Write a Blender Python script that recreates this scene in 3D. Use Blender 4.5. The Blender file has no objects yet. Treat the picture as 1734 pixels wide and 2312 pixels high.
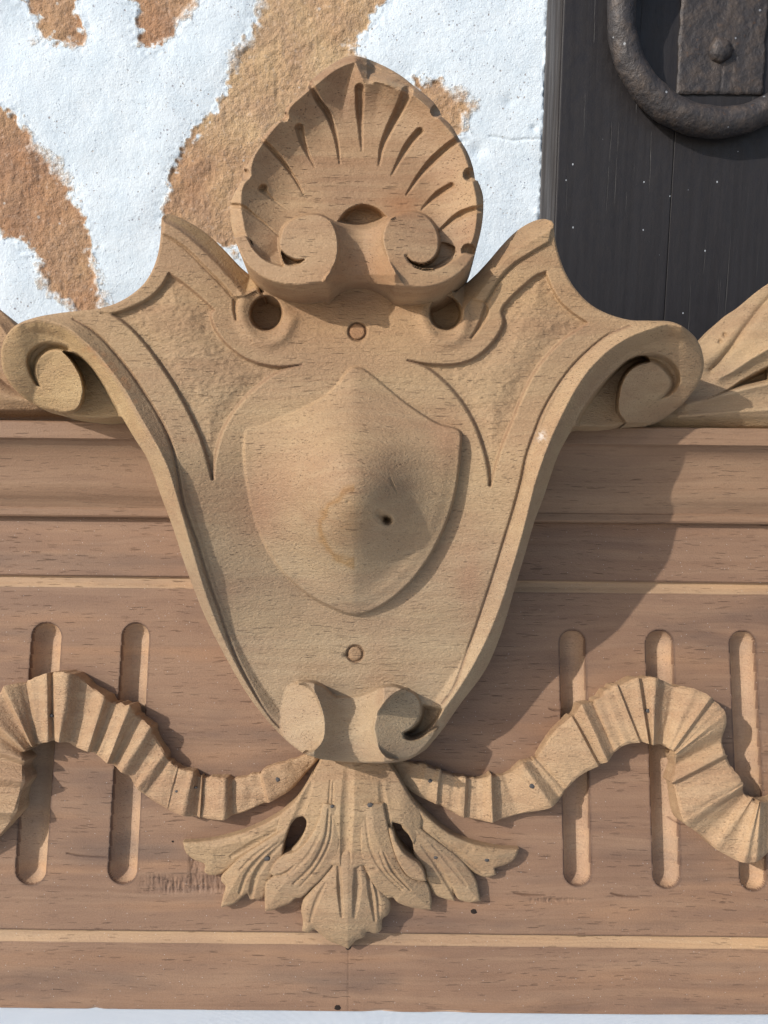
import bpy, math
import numpy as np
from mathutils import Matrix, Vector

rng = np.random.default_rng(7)
S = 0.0002                    # metres per unit (one unit = one carving-plan unit)
W, Hh = 1734.0, 2312.0
CX, CY, F = W/2, Hh/2, 1777.0
T = math.radians(7.1)         # camera axis against the board normal
LEAN = math.radians(15.0)     # the board leans back against the wall
ROLL = 0.0105
WALL_GAP = 560.0

# ------------------------------------------------------------------ frames
d_ = np.array([0, math.sin(T), -math.cos(T)])
R0 = np.array([1., 0, 0]); U0 = np.array([0, math.cos(T), math.sin(T)])
Rv = math.cos(ROLL)*R0 + math.sin(ROLL)*U0
Dn = math.sin(ROLL)*R0 - math.cos(ROLL)*U0
C0 = -F*d_
BW = np.array([[1, 0, 0], [0, math.sin(LEAN), -math.cos(LEAN)], [0, math.cos(LEAN), math.sin(LEAN)]])  # board -> world

def unproj(x, y, h):
    x = np.asarray(x, float); y = np.asarray(y, float)
    D = F*d_ + (x-CX)[..., None]*Rv + (y-CY)[..., None]*Dn
    s = (h-C0[2])/D[..., 2]
    return C0 + s[..., None]*D
def vof(y, h, x=867.0):
    return float(unproj(x, y, h)[1])
VB = vof(2284, 0)
O_B = np.array([0.0, VB, 0.0])
def unproj_wall(x, y, Y):
    x = np.asarray(x, float); y = np.asarray(y, float)
    D = (F*d_ + (x-CX)[..., None]*Rv + (y-CY)[..., None]*Dn) @ BW.T
    Cw = BW @ C0
    s = (Y-Cw[1])/D[..., 1]
    return Cw + s[..., None]*D

# ------------------------------------------------------------------ camera, world, sun
sc = bpy.context.scene
cam = bpy.data.cameras.new("camera"); co = bpy.data.objects.new("camera", cam)
sc.collection.objects.link(co); sc.camera = co
cam.sensor_fit = 'HORIZONTAL'; cam.sensor_width = 36; cam.lens = 36*F/W
cam.clip_start = 0.005; cam.clip_end = 200
m = np.eye(4)
m[:3, 0] = BW @ Rv; m[:3, 1] = -(BW @ Dn); m[:3, 2] = -(BW @ d_); m[:3, 3] = (BW @ C0)*S
co.matrix_world = Matrix(m.tolist())
SUN_B = np.array([1.15, -0.55, -1.0])            # light travel, board frame
sw = BW @ SUN_B; sw /= np.linalg.norm(sw)
world = bpy.data.worlds.new("World"); sc.world = world; world.use_nodes = True
wn = world.node_tree.nodes; wl = world.node_tree.links
bg = wn['Background']; sky = wn.new('ShaderNodeTexSky'); sky.sky_type = 'NISHITA'; sky.sun_disc = False
sky.sun_elevation = math.asin(-sw[2]); sky.sun_rotation = math.atan2(-sw[0], -sw[1])
sky.air_density = 1.0; sky.dust_density = 2.0
wl.new(sky.outputs[0], bg.inputs[0]); bg.inputs[1].default_value = 0.15
sun = bpy.data.lights.new("sun", 'SUN'); sun.energy = 3.6; sun.angle = math.radians(0.6); sun.color = (1, .955, .89)
so = bpy.data.objects.new("sun", sun); sc.collection.objects.link(so)
so.rotation_euler = Vector((-sw).tolist()).to_track_quat('Z', 'Y').to_euler()
sc.view_settings.view_transform = 'Standard'; sc.view_settings.look = 'None'
sc.view_settings.exposure = 0.06; sc.view_settings.gamma = 1

# ------------------------------------------------------------------ materials
class NT:
    def __init__(s, name):
        s.m = bpy.data.materials.new(name); s.m.use_nodes = True
        s.t = s.m.node_tree; s.n = s.t.nodes; s.l = s.t.links
        s.b = s.n['Principled BSDF']; s.out = s.n['Material Output']
        s.tc = s.n.new('ShaderNodeTexCoord').outputs['Object']
    def put(s, sock, v):
        if isinstance(v, bpy.types.NodeSocket): s.l.new(v, sock)
        else: sock.default_value = v
    def mp(s, scale, loc=(0, 0, 0), vec=None):
        n = s.n.new('ShaderNodeMapping'); s.put(n.inputs[0], vec or s.tc)
        n.inputs['Scale'].default_value = scale; n.inputs['Location'].default_value = loc; return n.outputs[0]
    def noise(s, vec, sc_=1, det=2, rough=.5, dist=0):
        n = s.n.new('ShaderNodeTexNoise'); s.put(n.inputs['Vector'], vec)
        n.inputs['Scale'].default_value = sc_; n.inputs['Detail'].default_value = det
        n.inputs['Roughness'].default_value = rough; n.inputs['Distortion'].default_value = dist
        return n.outputs['Fac']
    def vor(s, vec, sc_=1, out='Distance', rnd=1):
        n = s.n.new('ShaderNodeTexVoronoi'); s.put(n.inputs['Vector'], vec)
        n.inputs['Scale'].default_value = sc_; n.inputs['Randomness'].default_value = rnd
        return n.outputs[out]
    def ramp(s, f, lo, hi, a=0., b=1.):
        n = s.n.new('ShaderNodeMapRange'); n.interpolation_type = 'SMOOTHSTEP'
        s.put(n.inputs[0], f); n.inputs[1].default_value = lo; n.inputs[2].default_value = hi
        n.inputs[3].default_value = a; n.inputs[4].default_value = b; return n.outputs[0]
    def math(s, op, a, b=0., c=0.):
        n = s.n.new('ShaderNodeMath'); n.operation = op
        s.put(n.inputs[0], a); s.put(n.inputs[1], b); s.put(n.inputs[2], c); return n.outputs[0]
    def mix(s, f, a, b, mode='MIX'):
        n = s.n.new('ShaderNodeMix'); n.data_type = 'RGBA'; n.blend_type = mode
        s.put(n.inputs[0], f)
        s.put(n.inputs[6], a if isinstance(a, bpy.types.NodeSocket) else (*a, 1))
        s.put(n.inputs[7], b if isinstance(b, bpy.types.NodeSocket) else (*b, 1)); return n.outputs[2]
    def attr(s, name):
        n = s.n.new('ShaderNodeAttribute'); n.attribute_name = name; return n
    def bump(s, h, dist, strength=1., nrm=None):
        n = s.n.new('ShaderNodeBump'); n.inputs['Distance'].default_value = dist
        n.inputs['Strength'].default_value = strength; s.put(n.inputs['Height'], h)
        if nrm: s.put(n.inputs['Normal'], nrm)
        return n.outputs[0]
    def done(s, col, rough=.6, nrm=None, spec=.3, metal=0.):
        s.put(s.b.inputs['Base Color'], col if isinstance(col, bpy.types.NodeSocket) else (*col, 1))
        s.put(s.b.inputs['Roughness'], rough); s.put(s.b.inputs['Specular IOR Level'], spec)
        s.put(s.b.inputs['Metallic'], metal)
        if nrm: s.l.new(nrm, s.b.inputs['Normal'])
        return s.m

def wood(name, c1, c2, c3, pore_col, pore=1.0, rough_carve=.5, seed=0., streak=.5, dust=0.):
    k = NT(name)
    warp = k.noise(k.mp((12, 40, 40), (seed, seed, 0)), 1, 2)
    off = k.n.new('ShaderNodeVectorMath'); off.operation = 'ADD'
    cmb = k.n.new('ShaderNodeCombineXYZ')
    k.put(cmb.inputs[1], k.math('MULTIPLY', k.math('SUBTRACT', warp, .5), .010))
    k.put(cmb.inputs[2], k.math('MULTIPLY', k.math('SUBTRACT', warp, .5), .006))
    k.l.new(k.tc, off.inputs[0]); k.l.new(cmb.outputs[0], off.inputs[1]); v = off.outputs[0]
    big = k.noise(k.mp((14, 55, 55), (seed, 1, 2), v), 1, 3, .55)
    band = k.noise(k.mp((6, 260, 200), (3, seed, 5), v), 1, 4, .6)
    lines = k.noise(k.mp((5, 900, 700), (1, seed, 7), v), 1, 3, .6)
    blotch = k.noise(k.mp((45, 70, 70), (seed*2, 0, 9)), 1, 3, .5)
    col = k.mix(k.ramp(big, .32, .68), c1, c2)
    col = k.mix(k.math('MULTIPLY', k.ramp(band, .40, .72), streak), col, c3)
    col = k.mix(k.ramp(blotch, .30, .75, 0, .38), col, c2)
    col = k.mix(k.math('MULTIPLY', k.ramp(lines, .50, .68), .42*streak), col, k.mix(1., col, (.62, .58, .55), 'MULTIPLY'))
    # open pores: dashes running with the grain
    def pores(lu, lv, thr, sd, keep):
        vv = k.mp((1/(lu*S), 1/(lv*S), 1/(lv*S)), (sd, sd*1.7, sd*.3), v)
        n = k.n.new('ShaderNodeTexVoronoi'); k.put(n.inputs['Vector'], vv); n.inputs['Scale'].default_value = 1
        dd = k.ramp(n.outputs['Distance'], thr*.45, thr, 1, 0)
        sp = k.n.new('ShaderNodeSeparateColor'); k.l.new(n.outputs['Color'], sp.inputs[0])
        on = k.math('LESS_THAN', sp.outputs[0], keep)
        return k.math('MULTIPLY', dd, on)
    patch = k.ramp(k.noise(k.mp((30, 110, 110), (seed, 4, 4)), 1, 2), .38, .62, .25, 1)
    p1 = pores(100, 5.2, .18, seed+1, .7); p2 = pores(60, 3.9, .21, seed+7, .8); p3 = k.math('MULTIPLY', pores(230, 12, .10, seed+3, .6), .8)
    p = k.math('MAXIMUM', k.math('MAXIMUM', p1, k.math('MULTIPLY', p2, .7)), p3)
    p = k.math('MULTIPLY', p, patch)
    col = k.mix(k.math('MULTIPLY', p, .58*pore), col, pore_col)
    fine = k.noise(k.mp((900, 2600, 2600)), 1, 2)
    col = k.mix(k.ramp(fine, .3, .7, 0, .16), col, k.mix(1., col, (.55, .5, .47), 'MULTIPLY'))
    tint = k.attr('tint')
    col = k.mix(1., col, tint.outputs['Color'], 'MULTIPLY')
    if dust:
        dsp = k.vor(k.mp((420,)*3, (5, 5, 5)), 1)
        col = k.mix(k.ramp(dsp, .05, .09, dust, 0), col, (.75, .74, .72))
    # surface relief
    grit = k.noise(k.mp((1300, 1900, 1900)), 1, 3, .6)
    tool = k.noise(k.mp((560, 1250, 1250), (seed, 0, 0)), 1, 3, .65, .4)
    n1 = k.bump(k.math('ADD', k.math('MULTIPLY', grit, .22), k.math('MULTIPLY', tool, rough_carve)), 0.0011, .75)
    n2 = k.bump(k.math('SUBTRACT', 1., p), 0.0006, .75*pore, n1)
    return k.done(col, .58, n2, .25)

M = {}
M['cart'] = wood('sanded_carving_wood', (.372, .258, .148), (.320, .206, .120), (.41, .295, .178), (.105, .066, .047), 1., .7, 0., .5)
M['shell'] = wood('shell_wood', (.365, .240, .138), (.285, .170, .096), (.39, .27, .16), (.10, .058, .04), 1.1, .35, 3., .6)
M['panel'] = wood('panel_wood', (.262, .158, .100), (.208, .124, .082), (.300, .192, .124), (.075, .042, .032), .95, .12, 5., .55, .35)
M['corn'] = wood('cornice_wood', (.285, .176, .108), (.230, .138, .086), (.325, .212, .132), (.085, .05, .038), .9, .15, 8., .6)
M['raw'] = wood('fresh_cut_wood', (.425, .285, .165), (.35, .218, .128), (.475, .335, .205), (.20, .12, .075), .9, .9, 11., .6)
M['flute'] = wood('flute_wood', (.43, .285, .18), (.37, .235, .15), (.47, .33, .21), (.16, .10, .075), .8, .5, 13., .4)

def plaster():
    k = NT('peeling_plaster')
    pa = k.attr('paint').outputs['Fac']; hue = k.attr('hue').outputs['Fac']
    n1 = k.noise(k.mp((55,)*3), 1, 4, .6); n2 = k.noise(k.mp((420,)*3), 1, 4, .65); n3 = k.noise(k.mp((1500,)*3), 1, 3, .6)
    ochre = k.mix(k.ramp(n1, .35, .65), (.47, .335, .195), (.42, .285, .175))
    red = k.mix(k.ramp(n1, .35, .65), (.37, .205, .115), (.31, .185, .115))
    base = k.mix(hue, ochre, red)
    base = k.mix(k.ramp(n2, .35, .7, 0, .5), base, k.mix(1., base, (1.25, 1.25, 1.3), 'MULTIPLY'))
    base = k.mix(k.ramp(n3, .52, .75, 0, .45), base, (.16, .10, .06))
    stone = k.vor(k.mp((95,)*3, (1, 2, 3)), 1)
    base = k.mix(k.ramp(stone, .07, .10, .7, 0), base, (.55, .52, .48))
    base = k.mix(k.math('MULTIPLY', k.ramp(k.math('ADD', pa, k.math('MULTIPLY', k.math('SUBTRACT', n2, .5), .7)), .0, .34), .55), base, (.60, .57, .53))
    white = k.mix(k.ramp(k.noise(k.mp((70,)*3, (7, 0, 0)), 1, 3), .35, .7), (.66, .74, .81), (.60, .69, .77))
    def specks(scale, thr, seed, keep):
        n = k.n.new('ShaderNodeTexVoronoi'); k.put(n.inputs['Vector'], k.mp((scale,)*3, (seed, 0, 0))); n.inputs['Scale'].default_value = 1
        sp = k.n.new('ShaderNodeSeparateColor'); k.l.new(n.outputs['Color'], sp.inputs[0])
        rr = k.math('MULTIPLY', sp.outputs[2], thr)
        dn = k.math('ADD', n.outputs['Distance'], k.math('MULTIPLY', k.math('SUBTRACT', n3, .5), .5))
        return k.math('MULTIPLY', k.ramp(k.math('SUBTRACT', dn, rr), -.08, .04, 1, 0), k.math('LESS_THAN', sp.outputs[0], keep)), sp.outputs[1]
    zone = k.ramp(k.noise(k.mp((50,)*3, (2, 8, 1)), 1, 2), .42, .62, .2, 1)
    s1, c1 = specks(520, .32, 1, .4); s2, c2 = specks(900, .38, 4, .42)
    sc_ = k.mix(c1, (.33, .38, .50), (.34, .29, .25))
    white = k.mix(k.math('MULTIPLY', k.math('MAXIMUM', s1, k.math('MULTIPLY', s2, .7)), k.math('MULTIPLY', zone, .95)), white, sc_)
    thin = k.ramp(k.math('ADD', pa, k.math('MULTIPLY', k.math('SUBTRACT', k.math('ADD', n2, k.math('MULTIPLY', n3, .7)), .85), 1.25)), .34, .50)
    grey = k.mix(k.ramp(n2, .4, .6), (.50, .49, .46), (.66, .66, .66))
    fringe = k.ramp(k.math('ADD', pa, k.math('MULTIPLY', k.math('SUBTRACT', n2, .5), .8)), .55, .85)
    pcol = k.mix(fringe, grey, white)
    col = k.mix(thin, base, pcol)
    g1 = k.noise(k.mp((650,)*3), 1, 4, .7); g2 = k.vor(k.mp((900,)*3), 1)
    soft = k.math('SUBTRACT', 1., k.math('MULTIPLY', fringe, .62))
    hgt = k.math('MULTIPLY', k.math('ADD', g1, k.math('MULTIPLY', g2, .35)), soft)
    pits = k.math('MULTIPLY', s1, -.5)
    nb = k.bump(k.math('ADD', hgt, pits), .0015, .55)
    return k.done(col, .85, nb, .15)
M['plaster'] = plaster()

def doorpaint():
    k = NT('dark_door_paint')
    st = k.noise(k.mp((260, 260, 9)), 1, 4, .6, .3); cr = k.noise(k.mp((420, 420, 8), (3, 3, 0)), 1, 3, .6, .5)
    crack = k.ramp(cr, .64, .70)
    col = k.mix(k.ramp(st, .35, .65), (.0175, .0155, .017), (.022, .020, .022))
    col = k.mix(k.math('MULTIPLY', crack, .8), col, (.006, .005, .006))
    n = k.n.new('ShaderNodeTexVoronoi'); k.put(n.inputs['Vector'], k.mp((200, 200, 150), (1, 0, 0))); n.inputs['Scale'].default_value = 1
    sp = k.n.new('ShaderNodeSeparateColor'); k.l.new(n.outputs['Color'], sp.inputs[0])
    thr = k.math('MULTIPLY', k.math('POWER', sp.outputs[1], 2.), .085)
    on = k.math('MULTIPLY', k.math('LESS_THAN', n.outputs['Distance'], thr), k.math('LESS_THAN', sp.outputs[0], .4))
    col = k.mix(k.math('MULTIPLY', on, .8), col, (.45, .48, .52))
    lump = k.noise(k.mp((190, 190, 120)), 1, 4, .6)
    nb = k.bump(k.math('ADD', k.math('MULTIPLY', lump, .5), k.math('SUBTRACT', k.math('MULTIPLY', st, .25), crack)), .0010, .45)
    return k.done(col, k.ramp(lump, .3, .7, .42, .62), nb, .35)
M['door'] = doorpaint()
def jamb():
    k = NT('worn_jamb_paint')
    st = k.noise(k.mp((500, 500, 14)), 1, 4, .6)
    col = k.mix(k.ramp(st, .35, .65), (.060, .056, .056), (.105, .105, .11))
    return k.done(col, .7, k.bump(st, .0008, .6), .3)
M['jamb'] = jamb()
def iron():
    k = NT('rusty_iron')
    a = k.noise(k.mp((140,)*3), 1, 5, .65); b = k.noise(k.mp((380,)*3, (4, 0, 0)), 1, 4, .6); c = k.vor(k.mp((260,)*3), 1)
    col = k.mix(k.ramp(a, .4, .65), (.042, .038, .040), (.075, .060, .053))
    col = k.mix(k.ramp(b, .62, .76, 0, .65), col, (.12, .065, .035))
    n = k.n.new('ShaderNodeTexVoronoi'); k.put(n.inputs['Vector'], k.mp((170,)*3, (1, 0, 3))); n.inputs['Scale'].default_value = 1
    sp = k.n.new('ShaderNodeSeparateColor'); k.l.new(n.outputs['Color'], sp.inputs[0])
    on = k.math('MULTIPLY', k.math('LESS_THAN', n.outputs['Distance'], .11), k.math('LESS_THAN', sp.outputs[0], .22))
    col = k.mix(k.math('MULTIPLY', on, .7), col, (.4, .42, .45))
    nb = k.bump(k.math('ADD', k.math('ADD', a, b), k.math('MULTIPLY', c, .4)), .0014, .6)
    return k.done(col, .55, nb, .5, .25)
M['iron'] = iron()
def simple(name, col, rough, spec=.3, metal=0.):
    k = NT(name); nz = k.noise(k.mp((900,)*3), 1, 3)
    return k.done(k.mix(k.ramp(nz, .3, .7), col, tuple(c*.75 for c in col)), rough, k.bump(nz, .0004, .4), spec, metal)
M['nail'] = simple('nail_metal', (.075, .068, .066), .6, .3, 0.)
M['hole'] = simple('hole_shade', (.02, .013, .01), .9)  # near-black colour carries the shade inside the nail holes
def clothm():
    k = NT('white_cloth_weave')
    w1 = k.n.new('ShaderNodeTexWave'); k.put(w1.inputs[0], k.tc); w1.inputs['Scale'].default_value = 700; w1.bands_direction = 'X'
    w2 = k.n.new('ShaderNodeTexWave'); k.put(w2.inputs[0], k.tc); w2.inputs['Scale'].default_value = 700; w2.bands_direction = 'Y'
    h = k.math('ADD', w1.outputs['Fac'], w2.outputs['Fac'])
    return k.done(k.mix(k.noise(k.mp((60,)*3), 1, 2), (.70, .78, .86), (.62, .71, .80)), .9, k.bump(h, .0003, .5), .1)
M['cloth'] = clothm()

# ------------------------------------------------------------------ curve / field tools
def zc(name):
    o = {'A': (480, 80, 1659/660), 'B': (0, 420, 2.37), 'C': (900, 420, 1659/834), 'D': (350, 780, 1.8433),
         'E': (380, 1600, 1.975), 'F': (0, 1350, 2.37), 'G': (1034, 1350, 2.37), 'P': (0, 620, 4.879),
         'Q': (600, 1500, 3.318), 'R': (1480, 600, 5.531), 'I': (1134, 0, 2.765), 'N': (0, 0, 1.), 'V': (0, 0, .9567)}[name]
    return o
def P(name, pts):
    x0, y0, s = zc(name); a = np.array(pts, float); return np.stack([x0+a[:, 0]/s, y0+a[:, 1]/s], 1)
def cr(pts, n=6, closed=False):
    """Catmull-Rom through the points; corners where the turn is sharp."""
    p = np.asarray(pts, float); N = len(p); out = []
    def nb(i): return p[i % N] if closed else p[min(max(i, 0), N-1)]
    def tang(i):
        a = nb(i)-nb(i-1); b = nb(i+1)-nb(i)
        la, lb = np.hypot(*a)+1e-9, np.hypot(*b)+1e-9
        if la > 1e-6 and lb > 1e-6 and (a@b)/(la*lb) < .35: return None
        return (a/la+b/lb)/2
    rngI = range(N if closed else N-1)
    for i in rngI:
        a, b = nb(i), nb(i+1); L = np.hypot(*(b-a))
        t0, t1 = tang(i), tang(i+1)
        m0 = (b-a) if t0 is None else t0*L; m1 = (b-a) if t1 is None else t1*L
        for k in range(n):
            t = k/n
            out.append((2*t**3-3*t*t+1)*a+(t**3-2*t*t+t)*m0+(-2*t**3+3*t*t)*b+(t**3-t*t)*m1)
    if not closed: out.append(p[-1])
    return np.array(out)
def _seg(X, Y, a, b):
    d = b-a; L2 = d@d+1e-12
    t = np.clip(((X-a[0])*d[0]+(Y-a[1])*d[1])/L2, 0, 1)
    return (X-a[0]-t*d[0])**2+(Y-a[1]-t*d[1])**2, t
def dist(X, Y, pts, closed=False, reach=None, want_t=False):
    """distance to a polyline (and arc parameter 0..1)"""
    pts = np.asarray(pts)
    out = np.full(X.shape, 1e9); tt = np.zeros(X.shape)
    sl = (slice(None), slice(None))
    if reach is not None:
        x0, x1 = pts[:, 0].min()-reach, pts[:, 0].max()+reach; y0, y1 = pts[:, 1].min()-reach, pts[:, 1].max()+reach
        c = np.where((X[0] >= x0) & (X[0] <= x1))[0]; r = np.where((Y[:, 0] >= y0) & (Y[:, 0] <= y1))[0]
        if len(c) == 0 or len(r) == 0: return (out, tt) if want_t else out
        sl = (slice(r[0], r[-1]+1), slice(c[0], c[-1]+1))
    Xs, Ys = X[sl], Y[sl]; D = np.full(Xs.shape, 1e18); TT = np.zeros(Xs.shape)
    q = np.vstack([pts, pts[:1]]) if closed else pts
    n = len(q)-1
    for i in range(n):
        dd, t = _seg(Xs, Ys, q[i], q[i+1]); k = dd < D
        D = np.where(k, dd, D)
        if want_t: TT = np.where(k, (i+t)/n, TT)
    out[sl] = np.sqrt(D); tt[sl] = TT
    return (out, tt) if want_t else out
def inside(X, Y, pts):
    r = np.zeros(X.shape, bool); q = np.asarray(pts)
    x0, x1 = q[:, 0].min(), q[:, 0].max(); y0, y1 = q[:, 1].min(), q[:, 1].max()
    c = np.where((X[0] >= x0) & (X[0] <= x1))[0]; rr = np.where((Y[:, 0] >= y0) & (Y[:, 0] <= y1))[0]
    if len(c) == 0 or len(rr) == 0: return r
    sl = (slice(rr[0], rr[-1]+1), slice(c[0], c[-1]+1)); Xs, Ys = X[sl], Y[sl]; z = np.zeros(Xs.shape, bool)
    for i in range(len(q)):
        a, b = q[i-1], q[i]
        if a[1] == b[1]: continue
        k = (a[1] > Ys) != (b[1] > Ys)
        z ^= k & (Xs < (b[0]-a[0])*(Ys-a[1])/(b[1]-a[1])+a[0])
    r[sl] = z; return r
def sdf(X, Y, pts, reach=None):
    d = dist(X, Y, pts, True, reach); return np.where(inside(X, Y, pts), -d, d)
def ss(x, a, b):
    t = np.clip((x-a)/(b-a), 0, 1); return t*t*(3-2*t)
def interp(x, tab):
    t = np.array(tab, float); return np.interp(x, t[:, 0], t[:, 1])
def blur(A, n=1):
    for _ in range(n):
        B = np.pad(A, 1, mode='edge'); A = (B[:-2, 1:-1]+B[2:, 1:-1]+2*B[1:-1, 1:-1])/4
        B = np.pad(A, 1, mode='edge'); A = (B[1:-1, :-2]+B[1:-1, 2:]+2*B[1:-1, 1:-1])/4
    return A
def vnoise(X, Y, sx, sy=None, seed=0, octv=3):
    sy = sy or sx; out = np.zeros(X.shape); amp = 1.
    for o in range(octv):
        r = np.random.default_rng(seed*31+o); g = r.random((256, 256))*2-1
        fx = X/sx*2**o+57.3*o+1000; fy = Y/sy*2**o+31.7*o+1000
        ix = np.floor(fx).astype(int); iy = np.floor(fy).astype(int); tx = fx-ix; ty = fy-iy
        tx = tx*tx*(3-2*tx); ty = ty*ty*(3-2*ty)
        a = g[iy % 256, ix % 256]; b = g[iy % 256, (ix+1) % 256]; c = g[(iy+1) % 256, ix % 256]; d = g[(iy+1) % 256, (ix+1) % 256]
        out += amp*((a*(1-tx)+b*tx)*(1-ty)+(c*(1-tx)+d*tx)*ty); amp *= .5
    return out
def groove(H, X, Y, pts, w, depth, asym=0.):
    """V cut; w and depth may taper along the curve: (start, mid, end)"""
    ww = w if isinstance(w, (tuple, list)) else (w, w, w); dd = depth if isinstance(depth, (tuple, list)) else (depth,)*3
    d, t = dist(X, Y, pts, reach=max(ww)+2, want_t=True)
    wt = np.interp(t, [0, .5, 1], ww); dt = np.interp(t, [0, .5, 1], dd)
    return H-dt*np.clip(1-d/wt, 0, 1)**.8

# ------------------------------------------------------------------ scene objects
def link(name, me, mat, parent):
    o = bpy.data.objects.new(name, me); sc.collection.objects.link(o)
    if mat: me.materials.append(mat)
    if parent: o.parent = parent
    return o
def tagobj(o, label=None, cat=None, group=None, kind=None):
    if label: o['label'] = label
    if cat: o['category'] = cat
    if group: o['group'] = group
    if kind: o['kind'] = kind
    return o
def empty(name, M4, label, cat):
    e = bpy.data.objects.new(name, None); sc.collection.objects.link(e); e.empty_display_size = .02
    e.matrix_world = M4; return tagobj(e, label, cat)
def build_mesh(name, V, Q, N=None, tint=None, attrs=None, mat=None, parent=None, tris=None):
    me = bpy.data.meshes.new(name); Q = np.asarray(Q, np.int32)
    me.vertices.add(len(V)); me.vertices.foreach_set('co', np.asarray(V, np.float32).ravel())
    me.loops.add(Q.size); me.loops.foreach_set('vertex_index', Q.ravel())
    me.polygons.add(len(Q)); me.polygons.foreach_set('loop_start', np.arange(0, Q.size, Q.shape[1], dtype=np.int32))
    me.polygons.foreach_set('use_smooth', np.ones(len(Q), bool))
    me.update(calc_edges=True)
    if tint is None: tint = np.ones((len(V), 3))
    ca = me.color_attributes.new('tint', 'FLOAT_COLOR', 'POINT')
    ca.data.foreach_set('color', np.hstack([tint, np.ones((len(V), 1))]).astype(np.float32).ravel())
    for k, a in (attrs or {}).items():
        at = me.attributes.new(k, 'FLOAT', 'POINT'); at.data.foreach_set('value', np.asarray(a, np.float32).ravel())
    if N is not None: me.normals_split_custom_set_from_vertices(N.astype(np.float32).tolist())
    return link(name, me, mat, parent)

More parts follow.
